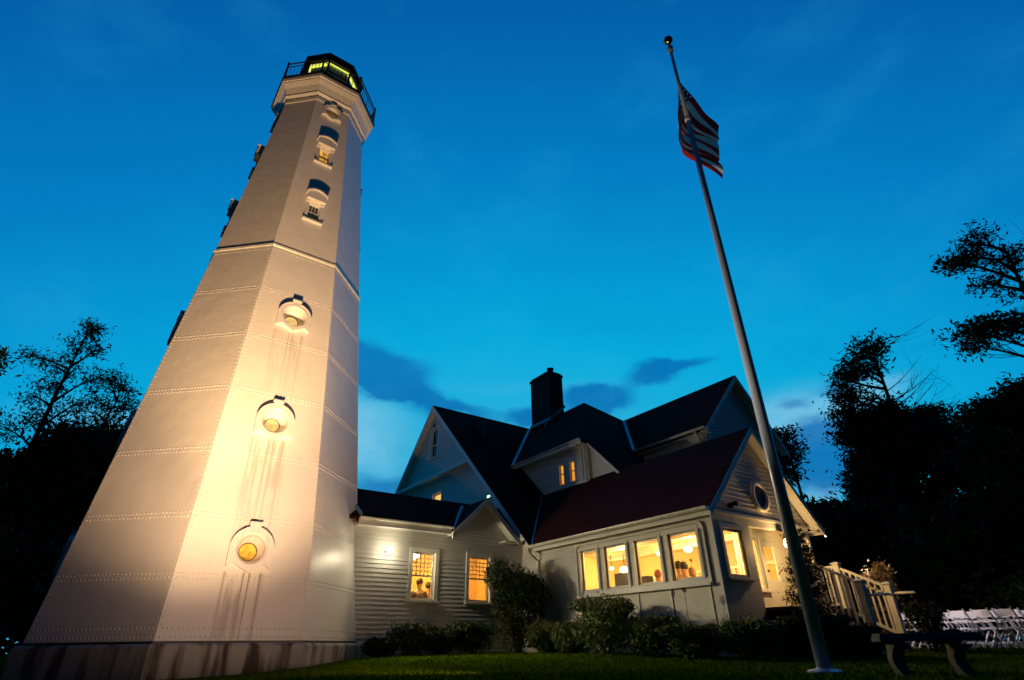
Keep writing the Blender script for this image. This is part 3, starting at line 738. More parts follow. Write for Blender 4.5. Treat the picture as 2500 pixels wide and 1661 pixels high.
    for poly in holes(-8.90, -4.08, z0, z1, [(a, b, z0, z1) for a, b in bank]):
        if abs(poly[0][1]-poly[2][1]) > .01 and abs(poly[0][0]-poly[1][0]) > .005 and not any(abs(poly[0][0]-a) < 1e-6 and abs(poly[1][0]-b) < 1e-6 for a, b in bank):
            g(mb, poly[0][0], poly[1][0], z0, z1, -.12, 0)
    g(mb, -8.90, -4.08, GB, z0, -.12, 0); g(mb, -8.90, -4.08, z1, 2.66, -.12, 0)
    B(mb, 'sunroom_panel_wall', MT['panelp'])
    mb = MB()
    for y in (-4.25, -5.30, -6.36, -7.42, -8.55): g(mb, y-.022, y+.022, GB, 1.14, .001, .024)
    g(mb, -8.66, -4.12, 1.16, 1.225, .001, .12)                      # sill
    g(mb, -8.62, -4.16, 1.226, 1.33, .001, .035)
    g(mb, -8.62, -4.16, 2.40, 2.49, .001, .035)
    g(mb, -8.88, -2.0, 2.60, 2.69, .001, .03)
    # rounded head moulding around the bank
    arcp = [(-8.64, 1.23), (-8.64, 2.42)]+[(-8.64+.14-.14*math.cos(t), 2.42+.14*math.sin(t)) for t in (.5, 1.0, 1.57)]+[(-4.28, 2.56)]+[(-4.28+.14*math.sin(t), 2.42+.14*math.cos(t)) for t in (.5, 1.0, 1.57)]+[(-4.14, 1.23)]
    for a, b in zip(arcp, arcp[1:]): mb.bar(f.P(*a, .03), f.P(*b, .03), .045, .055, up=(-1, 0, 0))
    mb.box(8.844, 8.93, -8.906, -8.80, GB, 2.59)
    B(mb, 'window_bank_trim', T)
    for i, (a, b) in enumerate(bank): window(f, a, b, z0, z1, root, MT['glass'], cas=.075, sill=False, proud=.05, sash=.03, depth=.07)
    gutter((8.51, -9.14, 2.78), (8.51, -2.30, 2.78), (-1, 0, 0), r=.075)
    gutter((13.53, -9.14, 2.78), (13.53, -2.30, 2.78), (1, 0, 0), r=.075)
    mb = MB(); mb.box(8.52, 8.55, -9.12, -2.3, 2.60, 2.72); mb.box(8.55, 8.85, -9.12, -2.3, 2.655, 2.675)
    B(mb, 'eave_board', T); mb = MB(); mb.box(13.49, 13.52, -9.12, -2.3, 2.60, 2.72); mb.box(13.2, 13.49, -9.12, -2.3, 2.655, 2.675); B(mb, 'eave_board', T)
    mb = MB(); mb.tube([(8.42, -2.34, 2.70), (8.42, -2.34, 2.60), (8.55, -2.36, 2.48), (8.76, -2.36, 2.36), (8.77, -2.36, 1.6), (8.77, -2.36, .1), (8.70, -2.36, -.18)], .042, 8); B(mb, 'downpipe', MT['gut'])
    mb = MB(); mb.tube([(8.50, -2.05, 2.92), (8.42, -2.05, 2.92)], .07, 12); B(mb, 'round_vent', MT['darkp'])
    # ---- sunroom gable end (faces the viewer)
    f = FU(-8.90); mb = MB()
    siding(mb, f, [[(8.88, 2.78), (13.17, 2.78), (11.02, 4.98)]]); B(mb, 'sunroom_gable_wall', MT['white'])
    mb = MB(); g = f.box; SW = (9.17, 9.96, 1.34, 2.41)
    for a, b, c, d in ((8.972, SW[0], GB, 2.779), (SW[0], SW[1], GB, SW[2]), (SW[0], SW[1], SW[3], 2.779), (SW[1], 10.32, GB, 2.779)):
        g(mb, a, b, c, d, -.12, 0)
    g(mb, 10.32, 13.17, 2.56, 2.779, -.12, 0)                        # header over the porch
    ax0, ax1, ah = 12.64, 12.98, 2.34                                # arched opening in the right pier
    g(mb, 12.42, ax0, GB, 2.56, -.12, 0); g(mb, ax1, 13.17, GB, 2.56, -.12, 0); g(mb, ax0, ax1, GB, 1.15, -.12, 0)
    n = 10; cx = (ax0+ax1)/2; r0 = (ax1-ax0)/2
    for j in range(n):
        a0, a1 = math.pi*j/n, math.pi*(j+1)/n
        P = [(cx+r0*math.cos(a0), ah+r0*math.sin(a0)), (cx+r0*math.cos(a1), ah+r0*math.sin(a1)), (cx+r0*math.cos(a1), 2.56), (cx+r0*math.cos(a0), 2.56)]
        Q = [f.P(x, y, d) for d in (-.12, 0) for x, y in P]
        mb.add(Q, [(0, 3, 2, 1), (4, 5, 6, 7), (0, 1, 5, 4), (1, 2, 6, 5), (2, 3, 7, 6), (3, 0, 4, 7)])
    B(mb, 'sunroom_front_wall', MT['panelp'])
    mb = MB()
    for j in range(n):
        a0, a1 = math.pi*j/n, math.pi*(j+1)/n
        mb.bar(f.P(cx+(r0+.03)*math.cos(a0), ah+(r0+.03)*math.sin(a0), .02), f.P(cx+(r0+.03)*math.cos(a1), ah+(r0+.03)*math.sin(a1), .02), .06, .06, up=(0, -1, 0))
    for x in (ax0-.03, ax1+.03): mb.bar(f.P(x, 1.15, .02), f.P(x, ah, .02), .06, .06, up=(0, -1, 0))
    g(mb, ax0-.06, ax1+.06, 1.08, 1.14, .001, .08)
    g(mb, 8.86, 13.17, 2.74, 2.80, .001, .05)
    B(mb, 'arch_trim', T)
    window(f, *SW, root, MT['glass'], cas=.10, proud=.04, depth=.07)
    mb = MB(); addrake(mb, (8.48, -9.13, 2.71), (11.02, -9.13, 5.20), 0, w=.18); addrake(mb, (13.56, -9.13, 2.71), (11.02, -9.13, 5.20), 0, w=.18)
    mb.slab([(8.55, -9.12, 2.63), (11.02, -9.12, 5.05), (11.02, -8.88, 5.05), (8.55, -8.88, 2.63)], .02)
    mb.slab([(13.49, -9.12, 2.63), (11.021, -9.12, 5.05), (11.021, -8.88, 5.05), (13.49, -8.88, 2.63)], .02)
    B(mb, 'sunroom_rake_boards', T)
    # oval window with moulded rim
    n = 28; cx, cz, rx, rz_ = 11.05, 3.36, .33, .36; P = []
    for q, d in ((1.12, .0), (1.12, .07), (.86, .09), (.80, .03)):
        for j in range(n): a = 2*math.pi*j/n; P.append(f.P(cx+rx*q*math.cos(a), cz+rz_*q*math.sin(a), d+.016))
    mb = MB(); mb.add(P, [(l*n+j, l*n+(j+1) % n, (l+1)*n+(j+1) % n, (l+1)*n+j) for l in range(3) for j in range(n)]); ov = mb.build('oval_window', T, root, smooth=True)
    mb = MB(); mb.add([f.P(cx+rx*.83*math.cos(2*math.pi*j/n), cz+rz_*.83*math.sin(2*math.pi*j/n), .036) for j in range(n)], [tuple(range(n))]); mb.build('pane', MT['darkp'], ov)
    # recessed porch: angled side, back wall with lit door and window
    mb = MB()
    mb.slab([(10.32, -8.80, GB), (10.62, -8.30, GB), (10.62, -8.30, 2.70), (10.32, -8.80, 2.70)], .05, (1, 0, 0))
    fb = FU(-8.28)
    for q in holes(10.62, 13.17, GB, 2.72, [(10.78, 11.62, 1.2, 2.46), (11.72, 12.42, .72, 2.42)]):
        fb.box(mb, q[0][0], q[1][0], q[0][1], q[2][1], -.08, 0)
    mb.box(13.10, 13.17, -8.89, -8.28, GB, 2.56)
    B(mb, 'porch_wall', MT['panelp'])
    mb = MB(); mb.slab([(10.33, -8.88, 2.722), (13.16, -8.88, 2.722), (13.16, -8.2, 2.722), (10.33, -8.2, 2.722)], .03, (0, 0, 1)); B(mb, 'porch_ceiling', T)
    window(fb, 10.78, 11.62, 1.2, 2.46, root, MT['glass'], cas=.09)
    dr = MB(); fb.box(dr, 11.73, 11.83, .73, 2.41, -.07, -.02); fb.box(dr, 12.31, 12.41, .73, 2.41, -.07, -.02); fb.box(dr, 11.83, 12.31, 2.28, 2.41, -.07, -.02); fb.box(dr, 11.83, 12.31, .73, 1.45, -.07, -.02)
    door = dr.build('door', T, root); dg = MB(); fb.box(dg, 11.82, 12.32, 1.44, 2.29, -.05, -.045); dg.build('pane', MT['glass'], door)
    kn = MB(); kn.ball(tuple(fb.P(11.78, 1.65, .03)), .035, 10); kn.build('handle', MT['gold'], door)
    mb = MB(); mb.box(10.34, 13.17, -9.55, -8.20, .62, .72); mb.box(10.40, 13.12, -9.50, -8.95, GB, .62); B(mb, 'porch_floor', MT['wood'])
    # right wall of the sunroom
    mb = MB(); mb.box(13.05, 13.17, -8.28, -5.9, GB, 2.66); B(mb, 'sunroom_right_wall', MT['panelp'])
    # ---- dormer
    f = FW(10.93); mb = MB(); d1, d2 = (-1.40, -1.16, 5.30, 6.06), (-2.02, -1.77, 5.30, 6.06)
    siding(mb, f, [[(-.16, 5.12), (-.16, 5.30), (.0, 5.30)], [(-2.66, 5.12), (-.16, 5.12), (-.16, 5.30), (-2.66, 5.30)], rect(-2.66, d2[0], 5.30, 6.06), rect(d2[1], d1[0], 5.30, 6.06),
                   [(d1[1], 5.30), (.02, 5.30), (.78, 6.06), (d1[1], 6.06)], [(-2.66, 6.06), (.78, 6.06), (1.24, 6.50), (-2.66, 6.50)]], h=.10)
    B(mb, 'dormer_wall', MT['white'])
    for w in (d1, d2): window(f, *w, root, MT['amber2'], mid=5.70, cas=.085, sash=.02, depth=.06)
    mb = MB(); f.box(mb, -2.66, -.2, 5.13, 5.20, .012, .07); f.box(mb, -2.62, -2.52, 5.15, 6.5, .012, .05)
    mb.slab([(10.60, 1.40, 6.52), (10.60, -2.75, 6.52), (10.93, -2.75, 6.52), (10.93, 1.10, 6.52)], .02)
    mb.box(10.57, 10.60, -2.80, 1.48, 6.47, 6.58); B(mb, 'dormer_trim', T)
    mb = MB(); mb.box(10.935, 11.15, -2.72, -2.66, 5.05, 6.5); B(mb, 'dormer_return', MT['white'])
    f = FW(11.12); mb = MB(); siding(mb, f, [[(-4.15, 5.20), (-2.66, 5.20), (-2.66, 6.55), (-2.86, 6.55)]], h=.10); B(mb, 'dormer_side_wall', MT['white'])
    mb = MB(); addrake(mb, (10.88, -2.85, 6.50), (10.88, -4.32, 5.03), 0, w=.12, d=.03, out=(-1, 0, 0))
    mb.slab([(10.9, -2.85, 6.44), (10.9, -4.25, 5.04), (11.12, -4.25, 5.04), (11.12, -2.85, 6.44)], .015); B(mb, 'dormer_rake_board', T)
    gutter((10.58, 1.50, 6.63), (10.58, -2.82, 6.63), (-1, 0, 0), r=.05)
    mb = MB(); mb.tube([(10.53, -2.45, 6.56), (10.60, -2.47, 6.45), (10.84, -2.52, 6.30), (10.86, -2.52, 5.2)], .035, 8); B(mb, 'dormer_downpipe', MT['gut'])
    for pa, pb, w in (((10.60, 1.50, 6.66), (14.1, 4.80, 9.98), .13), ((13.45, -2.76, 6.72), (15.8, -.32, 9.16), .15), ((8.55, -2.34, 2.84), (10.9, -.02, 5.13), .05)):
        mb = MB(); mb.bar(pa, pb, w, .015); B(mb, 'valley_flashing', MT['copper'])
    # ---- right cross gable walls
    f = FU(-5.95); mb = MB(); siding(mb, f, [[(13.72, 2.9), (18.22, 2.9), (18.22, 6.82), (15.97, 9.10), (13.72, 6.82)]]); B(mb, 'right_gable_wall', MT['white'])
    f = FW(13.70); mb = MB(); siding(mb, f, [rect(-5.95, -3.0, 2.9, 6.60)], h=.10); B(mb, 'right_block_wall', MT['white'])
    mb = MB(); addrake(mb, (13.36, -6.20, 6.58), (15.97, -6.20, 9.28), 0, w=.2); addrake(mb, (18.58, -6.20, 6.58), (15.97, -6.20, 9.28), 0, w=.2)
    mb.slab([(13.4, -6.19, 6.52), (15.97, -6.19, 9.17), (15.97, -5.94, 9.17), (13.4, -5.94, 6.52)], .02)
    mb.slab([(18.54, -6.19, 6.52), (15.971, -6.19, 9.17), (15.971, -5.94, 9.17), (18.54, -5.94, 6.52)], .02)
    mb.slab([(13.40, -6.18, 6.50), (13.40, -2.9, 6.50), (13.70, -2.9, 6.50), (13.70, -6.18, 6.50)], .02)
    B(mb, 'right_gable_trim', T)
    gutter((13.39, -6.20, 6.63), (13.39, -2.85, 6.63), (-1, 0, 0), r=.065)
    mb = MB(); mb.tube([(13.32, -5.75, 6.55), (13.45, -5.78, 6.4), (13.62, -5.80, 6.2), (13.64, -5.80, 5.3)], .045, 8)
    B(mb, 'upper_downpipe', MT['gut'])
    # back walls so the house is closed
    mb = MB(); mb.box(13.72, 18.2, -5.93, -5.88, GB, 2.9); mb.box(18.15, 18.2, -5.9, 8.4, GB, 6.6); mb.box(8.93, 18.2, 8.35, 8.4, GB, 6.5); B(mb, 'back_walls', MT['white'])
    # ---- chimney
    ch = MB(); ch.box(13.56, 14.42, 2.32, 3.86, 8.8, 12.10); ch.box(13.52, 14.46, 2.28, 3.90, 12.10, 12.22)
    ch.box(13.58, 14.40, 2.36, 3.82, 12.22, 12.32); cho = ch.build('chimney', MT['chim'], root)
    for (x, y, h, r) in ((14.0, 2.72, .34, .17), (14.0, 3.25, .20, .15), (13.95, 3.62, .14, .12)):
        q = MB(); q.tube([(x, y, 12.32), (x, y, 12.32+h*.8), (x, y, 12.32+h*.82), (x, y, 12.32+h)], [r*.9, r*.85, r*1.08, r*1.08], 14); q.build('flue', MT['chim'], cho)
    mb = MB(); mb.bar((13.52, 3.9, 9.66), (13.52, 2.30, 9.66), .10, .14); mb.bar((13.52, 2.27, 9.66), (14.42, 2.27, 10.50), .10, .14); mb.bar((13.50, 2.62, 9.62), (13.42, 2.60, 9.18), .09, .09); B(mb, 'chimney_flashing', MT['copper'])
    # ---- interiors seen through the windows
    mb = MB(); mb.box(8.97, 13.05, -8.0, -2.0, .30, .42); mb.box(3.1, 8.84, -1.28, 1.3, .30, .40); B(mb, 'indoor_floor', MT['infloor'])
    mb = MB(); mb.box(8.99, 13.05, -8.77, -2.0, 2.67, 2.70); mb.box(3.05, 8.84, -1.30, 1.36, 2.86, 2.90)
    B(mb, 'indoor_ceiling', MT['incl'])
    mb = MB(); mb.box(13.00, 13.04, -8.27, -2.0, .42, 2.67); mb.box(9.0, 13.0, -2.04, -2.0, .42, 2.67); mb.box(3.1, 8.8, 1.32, 1.36, .40, 2.86); mb.box(8.78, 8.82, -1.3, 1.32, .4, 2.86)
    mb.box(9.0, 10.32, -8.75, -8.74, .42, 1.30); mb.box(8.975, 8.985, -8.7, -4.1, .42, 1.28)
    B(mb, 'indoor_wall', MT['inwall'])
    mb = MB()
    for x in (10.2, 11.7): mb.box(x-.09, x+.09, -8.2, -2.04, 2.52, 2.669)
    mb.box(12.93, 12.999, -8.2, -2.1, 1.95, 2.03)
    # panelled door and casing on the far wall
    for y0 in (-7.4, -5.2): 
        mb.box(12.95, 12.999, y0, y0+.09, .42, 1.95); mb.box(12.95, 12.999, y0+.86, y0+.95, .42, 1.95)
    B(mb, 'indoor_trim', T)
    mb = MB(); mb.box(12.96, 12.999, -4.3, -2.6, .42, 1.45); mb.box(8.70, 8.77, -.6, .6, .4, 2.2); mb.box(3.6, 5.0, 1.24, 1.31, 1.9, 2.4); mb.box(6.9, 7.25, 1.24, 1.31, 1.35, 1.8)
    B(mb, 'indoor_panelling', MT['infloor'])
build_house()
IW = (1.0, .60, .19)
for i, (p, e) in enumerate([((9.9, -4.8, 2.2), 95), ((11.5, -3.4, 1.9), 120), ((11.0, -6.5, 2.1), 150), ((10.2, -7.9, 2.1), 75)]):
    lamp('sunroom_ceiling_light', 'POINT', p, e, IW, .08)
lamp('wing_room_light', 'POINT', (5.35, -.35, 2.3), 130, (1.0, .57, .15), .08)
lamp('wing_room_light_far', 'POINT', (7.2, .2, 2.2), 95, (1.0, .48, .10), .08)
# ------------------------------------------------------------------ lamps as objects
def pendant(loc, label, drop, r=.10, name='ceiling_lamp', m='bulb', group=None, flat=.7):
    x, y, z = loc; e = empty(name, loc, label, 'lamp', group)
    a = MB(); a.ball(loc, r, 14, (1, 1, flat)); a.build('globe', MT[m], e, smooth=True)
    if drop: b = MB(); b.tube([(x, y, z+r*.6), (x, y, z+drop)], .012, 6); b.build('stem', MT['black'], e)
    return e
pendant((11.0, -6.46, 2.36), 'round glowing ceiling lamp behind the rightmost pane of the sunroom window bank', .30, .12)
pendant((11.5, -5.01, 2.45), 'flat lit ceiling lamp behind the third pane of the sunroom window bank', .22, .11, flat=.5)
pendant((11.5, -3.45, 2.14), 'brightest cluster lamp glaring behind the second pane of the sunroom window bank', .52, .17, flat=.6)
pendant((11.5, -2.87, 2.24), 'small lit lamp at the left side of the second sunroom pane', .42, .07)
pendant((12.0, -4.64, 2.34), 'small lit lamp at the right side of the third sunroom pane', .32, .07)
pendant((5.32, -.55, 2.50), 'very bright white lamp inside the left window of the connecting wing', .36, .17, m='globe')
e = empty('wall_lamp', (4.02, -1.44, 2.42), 'bright white round lamp mounted on the clapboard wing wall under the eave', 'lamp')
a = MB(); a.ball((4.02, -1.60, 2.42), .085, 16); a.build('globe', MT['globe'], e, smooth=True)
a = MB(); a.tube([(4.02, -1.43, 2.42), (4.02, -1.40, 2.42)], .07, 12); a.tube([(4.02, -1.44, 2.42), (4.02, -1.52, 2.42)], .03, 8); a.build('backplate', MT['black'], e)
e = empty('porch_lantern', (11.72, -9.02, 2.27), 'glowing hanging lantern under the front porch gable beside the flagpole', 'lamp')
a = MB(); a.ball((11.72, -9.02, 2.24), .085, 14, (1, 1, 1.35)); a.build('globe', MT['bulb'], e, smooth=True)
a = MB(); a.tube([(11.72, -9.02, 2.36), (11.72, -9.02, 2.50), (11.72, -8.90, 2.56)], .012, 6); a.lathe([(.10, 2.35), (.06, 2.41), (.02, 2.43)], 10, (11.72, -9.02, 0)); a.build('hanger', MT['black'], e)
e = empty('gable_floodlight', (8.86, .45, 4.95), 'small greenish-lit floodlight on the dark gable wall above the wing gablet', 'lamp')
a = MB(); a.tube([(8.90, .42, 4.93), (8.78, .42, 4.93)], .035, 10); a.box(8.70, 8.80, .30, .54, 4.86, 4.98); a.build('housing', MT['darkp'], e)
a = MB(); a.box(8.690, 8.699, .33, .51, 4.88, 4.96); a.build('lens', MT['led'], e)
e = empty('spotlight', (9.55, -8.92, 2.92), 'small black double spotlight under the left rake of the sunroom gable', 'lamp')
a = MB(); a.tube([(9.55, -8.91, 2.95), (9.55, -9.0, 2.95)], .03, 8); a.tube([(9.55, -8.98, 2.97), (9.42, -9.10, 2.90)], [.05, .07], 10); a.build('lamp_head', MT['darkp'], e)
a = MB(); a.tube([(9.57, -8.98, 2.97), (9.72, -9.10, 3.00)], [.05, .07], 10); a.build('lamp_head', MT['darkp'], e)
# ------------------------------------------------------------------ people and things indoors
def person(loc, face, label, hair='hair', shirt='cloth', seated=True, parentname='person'):
    """one skinned body; clothing and hair are children"""
    x, y, z = loc; e = empty(parentname, (x, y, z), label, 'person')
    c, s = math.cos(face), math.sin(face)
    def W(a, b, h): return (x+a*c-b*s, y+a*s+b*c, z+h)
    hip = .46 if seated else .92
    V = [(0, 0, hip), (0, 0, hip+.22), (0, 0, hip+.45), (0, 0, hip+.58), (.01, 0, hip+.70), (.02, 0, hip+.82)]
    Rr = [.14, .13, .15, .06, .085, .075]; E = [(0, 1), (1, 2), (2, 3), (3, 4), (4, 5)]
    for sg in (-1, 1):
        n = len(V); V += [(0, sg*.19, hip+.48), (.06, sg*.23, hip+.22), (.28, sg*.14, hip+.20), (.36, sg*.10, hip+.20)]; Rr += [.06, .045, .035, .03]
        E += [(2, n), (n, n+1), (n+1, n+2), (n+2, n+3)]
        n = len(V)
        if seated: V += [(.05, sg*.10, hip), (.44, sg*.11, hip+.02), (.46, sg*.11, .06), (.60, sg*.12, .04)]
        else: V += [(0, sg*.10, hip-.06), (.02, sg*.11, .48), (0, sg*.11, .08), (.14, sg*.12, .04)]
        Rr += [.09, .06, .045, .035]; E += [(0, n), (n, n+1), (n+1, n+2), (n+2, n+3)]
    def skin(name, idx, m, grow, parent):
        mp = {v: i for i, v in enumerate(idx)}
        me = bpy.data.meshes.new(name); me.from_pydata([W(*V[i]) for i in idx], [(mp[a], mp[b]) for a, b in E if a in mp and b in mp], [])
        o = bpy.data.objects.new(name, me); COL.objects.link(o)
        sk = o.modifiers.new('skin', 'SKIN'); o.modifiers.new('sub', 'SUBSURF').levels = 1
        for i, v in zip(idx, me.skin_vertices[0].data): v.radius = (Rr[i]+grow, Rr[i]+grow); v.use_root = (i == idx[0])
        me.materials.append(m); child(o, parent); return o
    body = skin('body', list(range(len(V))), MT['skin'], 0, e)
    skin('shirt', [0, 1, 2, 6, 7, 8, 14, 15, 16], MT[shirt], .022, e)
    h = MB(); h.ball(W(.0, 0, hip+.80), .108, 14, (1, 1, 1.1)); h.build('hair', MT[hair], e, smooth=True)
    nb = MB(); nb.ball(W(.115, 0, hip+.74), .018, 8); nb.build('nose', MT['skin'], e, smooth=True)
    return e
person((9.85, -6.95, .55), R_(-20), 'dark-haired person in pale shirt, left of the pair behind the rightmost sunroom pane')
person((9.75, -7.20, .50), R_(160), 'dark-haired person, right of the pair behind the rightmost sunroom pane', 'hair', 'cloth')
person((9.95, -6.14, .42), R_(60), 'seated person with auburn hair behind the third sunroom pane', 'redhair', 'cloth')
person((5.62, -.45, .50), R_(-100), 'seated person in dark jacket behind the lower left wing window', 'hair', 'darkcloth')
person((6.02, -.30, .42), R_(-70), 'seated person in pale shirt behind the lower left wing window', 'hair', 'cloth')
def indoor_table():
    e = empty('round_table', (9.95, -7.5, .42), 'round table with pale cloth behind the rightmost sunroom pane', 'table')
    a = MB(); a.lathe([(.02, 1.43), (.42, 1.43), (.42, 1.46), (.02, 1.465)], 24, (9.95, -7.5, 0)); a.build('tabletop', MT['infloor'], e)
    a = MB(); a.tube([(9.95, -7.5, .42), (9.95, -7.5, 1.43)], .04, 8); a.build('leg', MT['infloor'], e)
    v = empty('vase', (9.90, -7.32, 1.47), 'dark glass vase holding a tall flower on the sunroom table', 'vase')
    a = MB(); a.lathe([(.07, 1.466), (.09, 1.55), (.10, 1.64), (.075, 1.70), (.08, 1.72)], 16, (9.9, -7.32, 0)); a.build('body', MT['infloor'], v, smooth=True)
    a = MB(); a.tube([(9.9, -7.32, 1.66), (9.91, -7.33, 1.88)], .006, 5); a.ball((9.91, -7.33, 1.90), .04, 8); a.build('flower', MT['redhair'], v)
indoor_table()
for (y, x, w, h, z, lb) in ((-5.07, 9.6, .50, .46, 1.33, 'larger dark loudspeaker box behind the second sunroom pane'), (-5.92, 9.6, .26, .30, 1.33, 'smaller dark loudspeaker box at the left of the third sunroom pane')):
    e = empty('loudspeaker', (x, y, z), lb, 'loudspeaker')
    a = MB(); a.box(x, x+.25, y-w/2, y+w/2, z, z+h); a.build('cabinet', MT['darkp'], e, bevel=.012)
    a = MB(); a.tube([(x+.12, y, .42), (x+.12, y, z)], .02, 8); a.build('stand', MT['black'], e)
# ------------------------------------------------------------------ porch stairs
def build_stairs():
    root = empty('porch_stairs', (12.65, -10.0, gz(12.6, -10.5)), 'wooden porch stairs with pale balustrades and square newel posts beside the flagpole', 'stairs')
    st = MB()
    for k in range(5):
        y0 = -9.40-.26*k; z = .72-.18*(k+1)
        st.box(11.51, 13.22, y0-.29, y0, z-.035, z)
    st.build('treads', MT['wood'], root)
    for x, n in ((11.46, 1), (13.22, 2)):
        sg = MB(); sg.slab([(x, -9.38, .66), (x, -10.62, -.16), (x, -10.62, -.36), (x, -9.9, -.36), (x, -9.38, .1)], .05, (1, 0, 0)); sg.build('stringer', MT['wood'], root)
    def newel(x, y, z0, z1):
        q = MB(); q.box(x-.075, x+.075, y-.075, y+.075, z0, z1-.05)
        o = q.build('newel_post', MT['rail'], root, bevel=.006)
        q = MB(); q.lathe([(.10, z1-.085), (.125, z1-.05), (.15, z1-.045), (.15, z1-.02), (.02, z1+.02)], 4, (x, y, 0), R_(45)); q.build('post_cap', MT['rail'], o)
    for x in (11.42, 13.3):
        o = -.22 if x < 13 else 0; q = -.05 if x < 13 else 0
        newel(x, -9.34+o, .35 if x < 13 else .6, 1.84+q); newel(x, -10.42+o, -.42, 1.27+q)
        ya, yb = -9.42+o, -10.34+o
        t = MB(); t.bar((x, ya, 1.68), (x, yb, 1.20), .085, .06); t.build('top_rail', MT['rail'], root)
        b = MB(); b.bar((x, ya, .66), (x, yb, .16), .06, .06); b.build('bottom_rail', MT['rail'], root)
        if x > 13: t2 = MB(); t2.bar((x, ya, 1.50), (x, yb, 1.02), .04, .04); t2.build('handrail', MT['rail'], root)
        for k in range(7):
            f = (k+.5)/7; y = ya+(yb-ya)*f
            q = MB(); q.box(x-.02, x+.02, y-.02, y+.02, .66-.5*f, 1.66-.48*f); q.build('baluster', MT['rail'], root)
    t = MB(); t.bar((13.3, -8.92, 1.74), (13.3, -9.27, 1.74), .085, .06); t.bar((13.3, -8.92, .85), (13.3, -9.27, .85), .06, .06); t.build('landing_rail', MT['rail'], root)
    for k in range(3):
        q = MB(); y = -9.0-.1*k; q.box(13.28, 13.32, y-.018, y+.018, .85, 1.74); q.build('baluster', MT['rail'], root)
    for x in (11.42, 13.3):
        o = -.22 if x < 13 else 0; zz = .90 if x < 13 else 1.02
        h = MB(); h.tube([(x, -10.48+o, zz), (x, -10.95+o, zz-.01), (x, -10.99+o, zz-.04)], .026, 8); h.build('handrail_end', MT['rail'], root, smooth=True)
build_stairs()
# ------------------------------------------------------------------ flagpole and flag
PX, PY = 6.05, -12.235
def build_flagpole():
    z0 = gz(PX, PY)
    root = empty('flagpole', (PX, PY, z0), 'tall tapered metal flagpole with a gold ball in front of the house', 'flagpole')
    a = MB(); a.tube([(PX, PY, z0), (PX, PY, 3.5), (PX, PY, 8), (PX, PY, 11.1)], [.100, .092, .072, .056], 28); a.tube([(PX, PY, 11.1), (PX, PY, 14.12)], [.050, .040], 24); a.build('pole', MT['pole'], root, smooth=True)
    a = MB(); a.lathe([(.24, z0-.02), (.24, z0+.012), (.20, z0+.03), (.11, z0+.045), (.10, z0+.06)], 24, (PX, PY, 0)); a.build('base_flange', MT['pole'], root)
    a = MB(); a.lathe([(.045, 13.75), (.085, 13.80), (.085, 13.94), (.045, 14.0), (.045, 14.14)], 16, (PX, PY, 0)); a.build('truck', MT['pole'], root)
    a = MB(); a.ball((PX, PY, 14.27), .125, 18); a.build('finial', MT['gold'], root, smooth=True)
    a = MB(); a.lathe([(.062, 11.04), (.075, 11.06), (.075, 11.12), (.062, 11.14)], 16, (PX, PY, 0)); a.bar((PX-.02, PY-.06, 11.10), (PX+.09, PY-.11, 11.16), .02, .02); a.build('halyard_clip', MT['rail'], root)
    ns, nt_ = 60, 44; V = []; UV = []
    r = RGT; back = FWD
    for i in range(ns+1):
        s = i/ns
        for j in range(nt_+1):
            t = j/nt_
            tl = .74*(s**.95); tz = 12.62-2.02*s
            bl = -.30*math.sin(math.pi*min(1, s*.85))+.66*sm((s-.62)/.38); bz = 11.12-2.1*s
            lat = tl*(1-t)+bl*t-.27*math.sin(math.pi*t**.75)*math.sin(math.pi*min(1, s*.9))*(1-.3*s)
            z = tz*(1-t)+bz*t-.10*math.sin(math.pi*s)*math.sin(math.pi*t)
            lat += .035*s*math.sin(17*t+5*s); dep = .085+.060*s*math.sin(15*t+5.5*s)+.030*s*math.sin(31*t-9*s+1)+.03*s*math.sin(11*s+3*t)
            p = Vector((PX, PY, 0))+r*lat+back*dep; V.append((p.x, p.y, z+.24)); UV.append((s, t))
    F = [(i*(nt_+1)+j, (i+1)*(nt_+1)+j, (i+1)*(nt_+1)+j+1, i*(nt_+1)+j+1) for i in range(ns) for j in range(nt_)]
    me = bpy.data.meshes.new('flag'); me.from_pydata(V, [], F); me.update(); uvl = me.uv_layers.new(name='UVMap')
    for l in me.loops: uvl.data[l.index].uv = UV[l.vertex_index]
    me.polygons.foreach_set('use_smooth', [True]*len(me.polygons))
    o = bpy.data.objects.new('flag', me); COL.objects.link(o); me.materials.append(MT['flag'])
    tag(o, 'red, white and blue flag with stars and stripes hanging near the flagpole top', 'flag')
build_flagpole()
